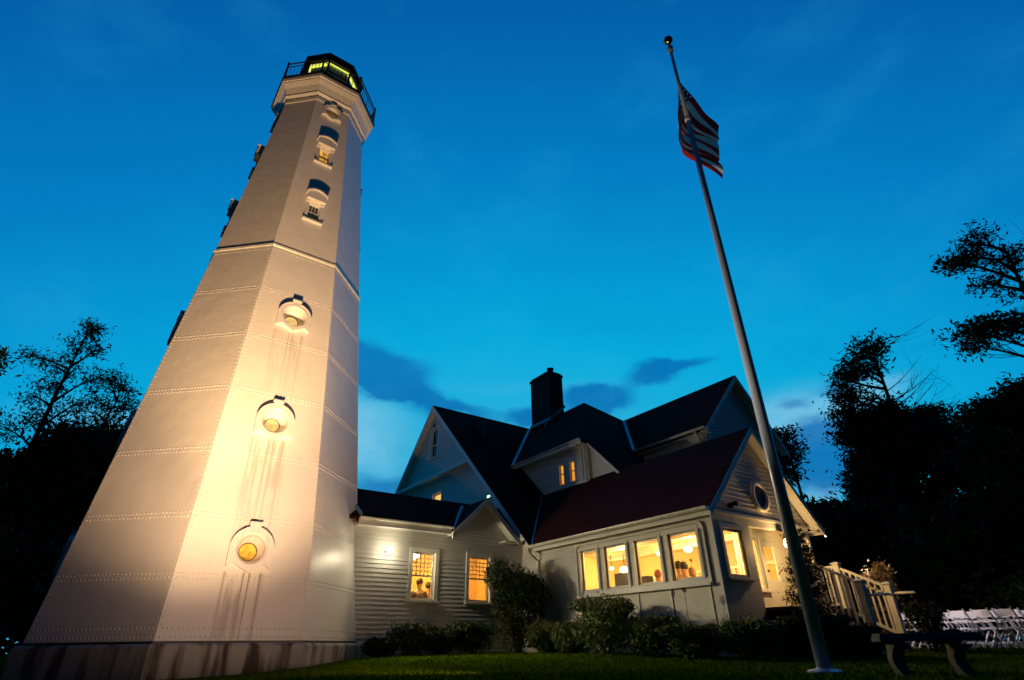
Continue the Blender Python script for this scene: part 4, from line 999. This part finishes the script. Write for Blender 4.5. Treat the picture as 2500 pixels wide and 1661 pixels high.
# ------------------------------------------------------------------ stone bench
def build_bench():
    c = Vector((5.42, -13.84, 0))+FWD*.40+RGT*.30; d = Vector((.62, -.785, 0)).normalized(); n = Vector((-d.y, d.x, 0)); g = -.37
    root = empty('garden_bench', (c.x, c.y, g), 'weathered cast stone garden bench on two curved legs, on the lawn right of the flagpole', 'bench')
    def P(a, b, z): return c+d*a+n*b+Vector((0, 0, z))
    L2, W2_ = .56, .20
    prof = [(-L2, -W2_), (L2, -W2_), (L2, W2_), (-L2, W2_)]
    a = MB()
    for z0, z1, e in ((-.005, .05, 0), (.05, .085, -.018)):
        Q = [P(x*(1+e/L2), y*(1+e/W2_), z0) for x, y in prof]+[P(x*(1+e/L2), y*(1+e/W2_), z1) for x, y in prof]
        a.add(Q, [(0, 3, 2, 1), (4, 5, 6, 7), (0, 1, 5, 4), (1, 2, 6, 5), (2, 3, 7, 6), (3, 0, 4, 7)])
    a.build('seat', MT['stone'], root, bevel=.008)
    for sx in (-.33, .33):
        q = MB(); m = 4; Q = []                           # crescent leg, wider at foot and cap, bowed outwards
        for k in range(15):
            t = k/14; z = g-.03+.365*t; w = .10+.085*abs(2*t-1)**2.2; th = .060+.03*abs(2*t-1)**3; bow = -.085*math.sin(math.pi*t)+.03*(1-t)
            Q += [P(sx+bow+a_, b_, z) for a_, b_ in ((-th, -w), (th, -w), (th, w), (-th, w))]
        q.add(Q, [(l*4+a_, l*4+(a_+1) % 4, (l+1)*4+(a_+1) % 4, (l+1)*4+a_) for l in range(14) for a_ in range(4)]+[(0, 3, 2, 1), (56, 57, 58, 59)])
        q.build('leg', MT['stone'], root, bevel=.006)
build_bench()
# ------------------------------------------------------------------ folding chairs
def make_chair(label, group):
    e = empty('folding_chair', (0, 0, 0), label, 'chair', group)
    T = MT['chair']
    a = MB(); a.slab([(-.20, -.20, .445), (.20, -.20, .445), (.19, .20, .46), (-.19, .20, .46)], .035); a.build('seat', T, e)
    a = MB(); a.bar((-.19, -.235, .76), (.19, -.235, .76), .016, .15); a.build('backrest', T, e)
    a = MB(); a.bar((-.18, -.205, .60), (.18, -.205, .60), .014, .04); a.build('lower_slat', T, e)
    for s in (-1, 1):
        a = MB(); a.bar((s*.21, -.26, .86), (s*.21, .22, .0), .028, .034); a.build('front_leg', T, e)
        a = MB(); a.bar((s*.18, .10, .44), (s*.18, -.30, .0), .026, .034); a.build('rear_leg', T, e)
    a = MB(); a.bar((-.20, .16, .11), (.20, .16, .11), .02, .02); a.build('stretcher', T, e); a = MB(); a.bar((-.17, -.22, .09), (.17, -.22, .09), .02, .02); a.build('stretcher', T, e)
    return e
def copy_tree(o):
    c = o.copy(); COL.objects.link(c)
    for ch in list(o.children):
        k = ch.copy(); COL.objects.link(k); k.parent = c; k.matrix_parent_inverse = ch.matrix_parent_inverse.copy()
    return c
def build_chairs():
    proto = make_chair('white folding chair', 'white folding chairs set out in rows on the lawn'); first = True
    rows = [('front row', 0.0, 6), ('second row', 1.0, 6), ('third row', 2.0, 5)]
    ordn = ['first', 'second', 'third', 'fourth', 'fifth', 'sixth', 'seventh']
    d0 = Vector((16.1, -9.35, 0)); along = Vector((-.14, -.99, 0)).normalized(); dep = Vector((.99, -.14, 0)).normalized()
    for rn, k, n in rows:
        for i in range(n):
            o = proto if first else copy_tree(proto); first = False
            j = random.Random(int(k*10+i))
            p = d0+along*(.50*i+.16+.30*k)+dep*(.85*k)+Vector((j.uniform(-.03, .03), j.uniform(-.03, .03), 0))
            o.location = (p.x, p.y, gz(p.x, p.y)+.01)
            o.rotation_euler = (0, 0, math.atan2(dep.y, dep.x)-math.pi/2-R_(14)+j.uniform(-.12, .12))
            o['label'] = 'white folding chair, %s from the left in the %s' % (ordn[i], rn.replace('front', 'nearest'))
build_chairs()
e = empty('utility_box', (11.2, -10.18, gz(11.2, -10.2)), 'small low pale box on the ground below the porch stairs', 'box')
a = MB(); a.box(10.9, 11.5, -10.3, -10.05, -.17, -.02); a.build('cabinet', MT['rail'], e, bevel=.01); a = MB(); a.box(10.88, 11.52, -10.32, -10.03, -.02, .0); a.build('lid', MT['rail'], e)
# ------------------------------------------------------------------ ground
def build_ground():
    xs = np.concatenate([np.linspace(-160, -30, 14), np.linspace(-26, 30, 75), np.linspace(36, 170, 14)]); ys = np.concatenate([np.linspace(-60, -22, 8), np.linspace(-20, 20, 60), np.linspace(26, 180, 16)])
    V = np.array([(x, y, gz(x, y)) for y in ys for x in xs]); n = len(xs)
    F = np.array([(j*n+i, j*n+i+1, (j+1)*n+i+1, (j+1)*n+i) for j in range(len(ys)-1) for i in range(n-1)])
    o = bigmesh('lawn', V, F, MT['grass']); tag(o, kind='structure')
    m = 95000; d = 6.0+18*RNG.random(m)**1.3; b = (RNG.random(m)-.5)*1.75
    x = EYE.x+FWD.x*d+RGT.x*d*b; y = EYE.y+FWD.y*d+RGT.y*d*b
    ok = ~((np.hypot(x, y) < 3.9) | ((y > -1.5) & (x > 2.5) & (x < 19)) | ((x > 8.8) & (x < 13.3) & (y > -9.4)))
    clump = (np.sin(x*3.1)+np.sin(y*2.7+x)+np.sin(x*1.1-y*1.9)) 
    x, y, clump = x[ok], y[ok], clump[ok]; m = len(x)
    z = np.array([gz(a, c) for a, c in zip(x, y)]); h = (.022+.028*RNG.random(m))*(1+.10*clump); an = RNG.random(m)*6.283; w = .004+.004*RNG.random(m)
    lx, ly = (RNG.random(m)-.5)*.03, (RNG.random(m)-.5)*.03
    V = np.empty((m, 3, 3)); V[:, 0] = np.c_[x-np.cos(an)*w, y-np.sin(an)*w, z-.005]; V[:, 1] = np.c_[x+np.cos(an)*w, y+np.sin(an)*w, z-.005]; V[:, 2] = np.c_[x+lx, y+ly, z+h]
    o = bigmesh('grass', V.reshape(-1, 3), np.arange(m*3).reshape(-1, 3), MT['blade']); tag(o, 'short mown grass of the dark lawn in front of the house', 'grass', kind='stuff')
build_ground()
# ------------------------------------------------------------------ foliage
def leaves(C, size, squash=.55):
    """one bent leaf (two triangles) at every centre in C"""
    n = len(C); a = RNG.normal(size=(n, 3)); a /= np.linalg.norm(a, axis=1)[:, None]
    b = RNG.normal(size=(n, 3)); b = np.cross(a, b); b /= np.linalg.norm(b, axis=1)[:, None]
    s = (size*(.6+.8*RNG.random(n)))[:, None]; nn = np.cross(a, b)
    V = np.empty((n, 4, 3)); V[:, 0] = C-a*s; V[:, 1] = C+b*s*squash*.5+nn*s*.15; V[:, 2] = C+a*s; V[:, 3] = C-b*s*squash*.5+nn*s*.15
    return V.reshape(-1, 3)
def ellip(n, c, r, shell=.55):
    d = RNG.normal(size=(n, 3)); d /= np.linalg.norm(d, axis=1)[:, None]
    q = shell+(1-shell)*RNG.random(n)**.7
    return np.array(c)+d*q[:, None]*np.array(r)
def leafmesh(name, C, size, m, parent, squash=.55):
    V = leaves(C, size, squash); return bigmesh(name, V, np.arange(len(V)).reshape(-1, 4), m, parent)
def bush(name, label, x, y, h, r, n, size, m='leaf', cat='bush', group=None, lobes=6, ry=None):
    z = gz(x, y); e = empty(name, (x, y, z), label, cat, group); ry = ry or r
    st = MB(); Cs = []
    for k in range(lobes):
        a = 6.283*k/lobes+RNG.random()*.9; q = r*(.25+.45*RNG.random()); hh = h*(.52+.36*RNG.random()); rr = r*(.36+.22*RNG.random())
        c = (x+math.cos(a)*q, y+math.sin(a)*q*ry/r, z+hh-.0)
        st.tube([(x+math.cos(a)*.05, y+math.sin(a)*.05, z-.02), (x+math.cos(a)*q*.5, y+math.sin(a)*q*.5, z+hh*.5), c], [.018, .012, .006], 5)
        Cs.append(ellip(n//(lobes+3), c, (rr, rr*ry/r, min(rr, h-hh)*1.05), .3))
    Cs.append(ellip(n//3, (x, y, z+h*.42), (r*.85, ry*.85, h*.44), .35))
    # clumps that break the outline
    allc = np.concatenate(Cs); tips = allc[RNG.choice(len(allc), max(6, n//90))]
    tips[:, 2] += .05*h*RNG.random(len(tips))
    Cs.append(np.concatenate([t+RNG.normal(size=(9, 3))*size*1.3 for t in tips]))
    C = np.concatenate(Cs); C = C[C[:, 2] > z-.02]
    st.build('stems', MT['bark'], e); leafmesh('foliage', C, size, MT[m], e); return e
bush('tall_shrub', 'tallest dark leafy shrub in front of the right wing window, beside the downpipe', 7.80, -2.55, 2.55, .92, 13000, .055, lobes=15, group='bushes along the house')
for i, (x, y, h, r, lb) in enumerate([(3.75, -2.2, .42, .45, 'lowest dark bush beside the lighthouse plinth'), (4.55, -2.3, .72, .55, 'rounded dark bush below the left wing window'), (5.4, -2.35, .62, .50, 'dark low bush between the two wing windows'), (6.3, -2.5, .78, .6, 'dark bush left of the tallest shrub, below the right wing window')]):
    bush('bush', lb, x, y, h, r*1.2, 4600, .042, group='bushes along the house')
for (x, y, h, r, lb, mm) in [(7.95, -3.75, .72, .50, 'small leafy bush just right of the downpipe, under the siding', 'leaf2'), (8.0, -4.65, .72, .52, 'leafy bush under the leftmost sunroom pane', 'leaf2'), (7.85, -6.05, 1.22, .85, 'largest rounded bush under the middle of the sunroom windows', 'leaf2'),
                             (7.9, -7.45, .78, .6, 'bush below the rightmost sunroom pane beside the purple flowers', 'leaf2'), (8.0, -8.55, .62, .62, 'low bush in front of the sunroom corner', 'leaf2'), (8.5, -9.55, .68, .62, 'bush below the window in the sunroom gable end', 'leaf2'), (9.9, -10.1, .75, .6, 'dark bush between the sunroom gable end and the flagpole', 'leaf'), (11.0, -10.5, .55, .5, 'low dark bush left of the porch stairs', 'leaf')]:
    bush('bush', lb, x, y, h, r*1.18, int(6500*r/.55), .045, mm, group='bushes along the house')
bush('dark_bush', 'dark rounded bush between the two lower stair newels', 12.95, -11.1, 1.05, .42, 2600, .045)
bush('hydrangea', 'dry blossoming hydrangea behind the far stair railing', 14.15, -9.9, 2.0, .55, 2200, .06, 'dry')
bush('ground_shrub', 'ragged low shrub at the foot of the porch stairs', 13.5, -11.25, .45, .34, 1200, .05)
def conifer():
    x, y = 10.35, -9.95; z = gz(x, y); e = empty('climbing_shrub', (x, y, z), 'tall narrow ragged shrub in front of the porch, left of the flagpole', 'shrub')
    st = MB(); C = []
    st.tube([(x, y, z), (x+.05, y, 1.0), (x+.1, y+.02, 2.25)], [.03, .02, .008], 6)
    for k in range(110):
        h = .15+2.05*k/110; L = (.70-.24*h)*(.6+.6*RNG.random()); a = RNG.random()*6.283
        p0 = Vector((x+.05*h, y, h)); p1 = p0+Vector((math.cos(a)*L, math.sin(a)*L, .05+.12*RNG.random()))
        st.tube([p0, (p0+p1)/2+Vector((0, 0, .04)), p1], [.008, .006, .003], 4)
        for q in range(60): t = .25+.75*RNG.random(); C.append(tuple(p0.lerp(p1, t)+Vector(RNG.normal(size=3))*.045))
    st.build('stems', MT['bark'], e); leafmesh('foliage', np.array(C), .04, MT['leaf'], e)
conifer()
for i, (x, y, h, lb) in enumerate([(8.25, -7.95, 1.02, 'left purple flower spike'), (8.25, -8.28, 1.06, 'right, darker purple flower head on a bare stem')]):
    z = gz(x, y); e = empty('purple_flower', (x, y, z), lb+' above the bushes by the sunroom corner', 'flower')
    a = MB(); a.tube([(x, y, z), (x+.01, y, h)], .006, 5); a.build('stem', MT['leaf'], e)
    leafmesh('bloom', ellip(160, (x+.01, y, h), (.05, .05, .10 if i == 0 else .06), .3), .016, MT['purple'], e)
def curve(p0, p1, sag=0.0, k=5, wob=.0):
    p0, p1 = Vector(p0), Vector(p1); L = (p1-p0).length; out = []
    w = Vector(RNG.normal(size=3))*wob*L
    for i in range(k):
        t = i/(k-1); out.append(p0.lerp(p1, t)+Vector((0, 0, sag*L*math.sin(math.pi*t)))+w*math.sin(math.pi*t))
    return out
def tree(name, label, x, y, top, trunk_r, blobs, leaf_n, leaf, twigs=22, lean=(0, 0), fork=.35, group='trees around the lawn', bare=0):
    """blobs: (dx, dy, z, r, rz, density). Limbs run from the trunk to each clump, twigs fill it, leaves sit in tufts on the twigs"""
    z = gz(x, y); e = empty(name, (x, y, z), label, 'tree', group); st = MB(); C = []
    tp = Vector((x+lean[0], y+lean[1], top))
    tr = [Vector((x, y, z-.1)).lerp(tp, t)+Vector((math.sin(t*5+x)*.12, math.cos(t*4+y)*.12, 0))*t for t in (0, .2, .4, .6, .8, 1)]
    st.tube(tr, [trunk_r*(1-.85*t) for t in (0, .2, .4, .6, .8, 1)], 8)
    def onT(h):
        t = max(.05, min(.98, (h-z)/(top-z))); k = t*5; i = min(4, int(k)); return tr[i].lerp(tr[i+1], k-i)
    for dx, dy, bz, r, rz, dens in blobs:
        c = Vector((x+dx, y+dy, bz)); b = onT(bz-fork*math.hypot(dx, dy)-rz*.6)
        lim = curve(b, c, .06, 6, .05); rr = trunk_r*.32
        st.tube(lim, [rr, rr*.8, rr*.62, rr*.45, rr*.3, rr*.18], 6)
        for k in range(int(twigs*max(.5, dens))):
            t = .35+.65*RNG.random(); kk = t*5; i = min(4, int(kk)); p0 = lim[i].lerp(lim[i+1], kk-i)
            d = RNG.normal(size=3); d /= np.linalg.norm(d); q = RNG.random()**.4
            p1 = c+Vector((d[0]*r*q, d[1]*r*q, d[2]*rz*q)); tw = curve(p0, p1, .05, 4, .08)
            st.tube(tw, [rr*.20, rr*.15, rr*.10, rr*.05], 4, False)
            nl = int(leaf_n*dens)
            if nl:
                for tuft in range(3):
                    cp = np.array(tw[3].lerp(tw[2], tuft*.5)); C.append(cp+RNG.normal(size=(nl//3+1, 3))*np.array([leaf*2.4, leaf*2.4, leaf*1.3]))
    for k in range(bare):      # leafless twigs on one side
        a = RNG.random(); p0 = onT(z+(top-z)*(.45+.5*a)); L = (top-z)*(.16+.12*RNG.random()); dr = RGT*(.8+.3*RNG.random())+Vector((0, 0, .35+.5*RNG.random()))
        tw = curve(p0, p0+dr*L, -.06, 6, .05); st.tube(tw, [.035, .028, .02, .014, .010, .005], 4, False)
        for q in range(4):
            p = tw[2+q % 3]; s = curve(p, p+(dr+Vector(RNG.normal(size=3))*.5)*L*.35, -.03, 4, .05); st.tube(s, [.012, .009, .006, .003], 3, False)
    st.build('trunk', MT['bark'], e); leafmesh('crown', np.concatenate(C), leaf, MT['tleaf'], e, .7)
    return e
def lat(dx, dd=0):           # offset to the right / further away, in metres
    return (RGT.x*dx+FWD.x*dd, RGT.y*dx+FWD.y*dd)
def B_(*l): return [(*lat(a, d), z, r, rz, k) for a, d, z, r, rz, k in l]
# right: tall open tree
tree('tall_tree', 'tall wind-shaped tree with a bare right side, right of the flagpole', 29.65, -6.15, 14.8, .30,
     B_((.9, 0, 14.9, 1.1, .7, .9), (.1, 0, 14.3, 1.1, .7, 1), (-.7, .3, 13.5, 1.0, .6, 1), (-1.3, 0, 12.9, .8, .5, 1), (-1.5, .3, 11.6, .7, .45, .9), (-.3, -.3, 12.9, 1.0, .5, .6), (-1.9, 0, 11.9, .5, .35, .9), (-.6, 0, 11.6, .9, .5, .5), (-2.3, 0, 10.7, .7, .4, .8), (-1.9, 0, 9.8, .8, .5, .9), (.5, 0, 13.6, .8, .5, .6), (-1.6, .5, 10.4, 1.2, .7, 1.0)), 17, .13, 26, lean=lat(.7), bare=16)
# lower dense masses on the right
tree('broad_tree', 'broad dense dark tree directly below the tall wind-shaped tree', 28.9, -5.2, 9.6, .4,
     B_((.5, 0, 10.5, 1.0, .6, .6), (1.6, 0, 11.0, 1.0, .6, .6), (-.3, 0, 9.5, .9, .6, .7), (-.1, 0, 8.4, 1.0, .7, .8), (-.4, 0, 7.2, 1.2, .9, 1.0), (2.6, .3, 10.4, 1.1, .7, .6), (3.7, 0, 10.6, .9, .6, .6), (4.7, 0, 9.5, 1.2, .7, .6), (1.2, 0, 9.9, 1.4, .7, .9), (3.4, 0, 9.5, 1.3, .8, .9), (.9, 0, 8.0, 1.5, 1.0, 1.4), (1.9, -1, 8.6, 2.2, 1.4, 1.6), (4.4, 0, 7.8, 2.0, 1.2, 1.4), (.2, -1, 5.6, 2.0, 1.5, 1.7), (2.5, -1, 5.0, 2.6, 1.8, 1.8), (.5, -1.2, 2.8, 3.4, 1.9, 2.2)), 100, .14, 36)
tree('dense_tree', 'dense dark tree filling the lower right edge behind the white chairs', 27.2, -12.2, 8.8, .4,
     B_((-2.2, 0, 8.0, .9, .6, .55), (-1.0, 0, 8.7, .9, .5, .5), (-.6, 0, 7.9, 1.3, .8, .8), (.4, 0, 9.2, 1.0, .5, .55), (.9, 0, 8.6, 1.3, .8, .9), (2.5, 0, 9.1, 1.5, .9, 1.4), (-2.2, 0, 6.6, 1.6, 1.0, 1.2), (2.2, 0, 7.8, 2.0, 1.2, 1.6), (-1.5, -1, 5.6, 2.3, 1.5, 1.7), (1.6, -1, 5.9, 2.6, 1.7, 2), (-.5, -1.3, 3.2, 3.2, 1.9, 2.2), (2.7, -1, 3.4, 2.6, 1.9, 2)), 100, .13, 36)
tree('leaning_tree', 'tree with ragged limbs reaching in from the right edge high above the chairs', 23.35, -14.05, 14.0, .26,
     B_((-1.0, 0, 13.3, .8, .5, 1), (-.3, 0, 14.2, .9, .6, 1), (.5, 0, 13.2, .9, .6, 1), (-.6, .2, 12.3, .7, .45, .8), (-1.9, 0, 13.1, .45, .3, .9), (.4, 0, 11.7, .8, .5, .7), (-2.6, 0, 10.0, .55, .28, 1), (-1.9, 0, 10.25, .6, .28, 1.1), (-1.1, .2, 10.3, .6, .3, 1), (-.3, 0, 10.4, .7, .4, 1), (-2.4, .2, 9.5, .4, .25, .8), (.6, 0, 10.0, .8, .5, .9)), 15, .10, 24, lean=lat(.5), bare=8)
tree('hedge_tree', 'low dark tree far behind the porch, just right of the sunroom gable', 36.5, 1.9, 7.4, .4,
     B_((-3.0, 0, 6.3, 2.0, 1.1, 1.4), (0, 0, 6.9, 2.2, 1.1, 1.5), (3, 0, 7.4, 2.4, 1.2, 1.5), (-1.5, 0, 4.6, 3.4, 2.2, 2), (2.6, 0, 4.4, 3.4, 2.2, 2), (0, -1, 2.2, 4.2, 2.0, 2)), 50, .27, 32)
tree('distant_tree', 'small rounded tree top showing beside the flagpole above the roof', 32.9, .95, 12.2, .25,
     B_((-.3, 0, 12.0, .75, .6, .9), (.0, 0, 11.0, .7, .6, .9), (-.8, 0, 10.8, 1.0, .9, 1), (-.7, 0, 9.6, .9, .8, .9)), 22, .17, 26)
tree('understory_tree', 'dark undergrowth tree behind the porch stairs and chairs', 24.6, -4.5, 4.2, .25,
     B_((-3, 0, 3.4, 2.2, 1.4, 1.8), (-.5, 0, 3.9, 2.3, 1.5, 1.8), (2.2, 0, 4.0, 2.3, 1.5, 1.8), (-1.5, -1, 1.8, 3.0, 1.6, 2), (1.8, -1, 1.8, 3.0, 1.6, 2)), 55, .17, 34)
tree('understory_tree', 'dark undergrowth tree close behind the rows of white chairs', 23.8, -10.6, 3.8, .25,
     B_((-2.4, 0, 3.2, 2.0, 1.3, 1.8), (0, 0, 3.8, 2.2, 1.4, 1.8), (2.4, 0, 3.7, 2.2, 1.5, 1.8), (-1, -.6, 1.6, 2.8, 1.5, 2), (2, -.6, 1.6, 2.6, 1.5, 2)), 55, .16, 34)
# far woodland behind everything: a continuous belt nobody could count
def woodland():
    C = []
    for k in range(150):
        a = -1.25+2.5*k/149+RNG.normal()*.01; d = 58+RNG.normal()*3; h = 4.2+1.6*math.sin(k*.7)+RNG.random()*1.6
        x, y = EYE.x+d*(FWD.x*math.cos(a)+RGT.x*math.sin(a)), EYE.y+d*(FWD.y*math.cos(a)+RGT.y*math.sin(a))
        C.append(ellip(420, (x, y, h*.5), (2.2, 2.2, h*.62), .0))
    o = leafmesh('woodland', np.concatenate(C), .42, MT['tleaf'], None, .8); tag(o, 'dark far woodland belt along the horizon', 'woodland', kind='stuff')
woodland()
# left side
tree('airy_tree', 'tall airy tree with sparse leaves left of the lighthouse', -6.1, 8.5, 10.9, .17,
     B_((1.0, 0, 11.1, .55, .5, .8), (.45, .2, 10.5, .6, .45, .55), (1.5, 0, 10.3, .7, .4, .55), (.0, 0, 9.6, .8, .55, .5), (1.0, 0, 9.5, .9, .5, .5), (2.1, 0, 9.1, .8, .5, .5), (-.5, .2, 8.5, .9, .6, .45), (.6, 0, 8.6, .8, .5, .6), (1.9, 0, 8.1, 1.1, .6, .6), (-1.1, 0, 10.0, .5, .3, .4), (.7, 0, 7.5, 1.4, .6, .7), (-.9, 0, 7.2, 1.1, .8, .8)), 30, .072, 24, lean=lat(1.0))
tree('airy_tree', 'leaning sparse tree touching the left edge of the lighthouse', -4.9, 11.6, 9.6, .15,
     B_((.6, 0, 10.6, .8, .5, .6), (1.4, 0, 10.2, .7, .5, .7), (1.9, 0, 9.3, .8, .6, .8), (.3, 0, 9.4, .9, .5, .6), (-.6, 0, 9.0, 1.0, .5, .5), (1.0, 0, 8.4, 1.1, .6, .9), (-.5, 0, 7.6, 1.2, .7, .9), (1.6, 0, 7.5, 1.1, .7, 1.2)), 30, .078, 24, lean=lat(1.4))
tree('edge_tree', 'dense dark tree cropped by the left edge of the picture', -7.9, 4.2, 6.8, .22,
     B_((.9, 0, 7.6, .6, .3, 1.2), (.2, 0, 7.2, .9, .6, 1.2), (-1.0, 0, 7.4, 1.1, .8, 1.4), (.5, 0, 6.3, .8, .45, 1.1), (-.6, 0, 5.6, 1.3, 1.0, 1.6), (.3, 0, 4.4, 1.4, 1.0, 1.8)), 30, .11, 28)
tree('dense_tree', 'dense dark woodland tree at the left behind the lighthouse', -6.4, 10.6, 6.6, .3,
     B_((-2.2, 0, 5.1, 1.6, 1.0, 1.5), (-.3, 0, 5.5, 1.6, .9, 1.6), (1.6, 0, 5.8, 1.6, .9, 1.6), (3.2, 0, 6.6, 1.4, .9, 1.6), (-1.3, -1, 3.9, 2.4, 1.6, 2.2), (1.4, -1, 4.0, 2.4, 1.6, 2.2), (0, -1.5, 1.8, 3.2, 1.7, 2.5), (3, -.5, 2.5, 2.4, 1.8, 2), (3.6, 0, 5.0, 1.6, 1.5, 2.2), (4.4, 0, 6.2, 1.2, .9, 1.8), (-2.6, 0, 1.0, 2.0, 1.2, 2.2)), 66, .16, 38)
tree('dense_tree', 'dark undergrowth tree at the far left beside the lighthouse base', -7.6, 3.4, 4.2, .25,
     B_((-.8, 0, 3.9, 1.2, .9, 1.6), (.9, 0, 3.6, 1.2, .9, 1.6), (0, 0, 2.2, 1.7, 1.1, 2), (1.6, .5, 2.2, 1.3, 1.1, 2), (0, -.4, .7, 2.0, .9, 2)), 60, .12, 34)
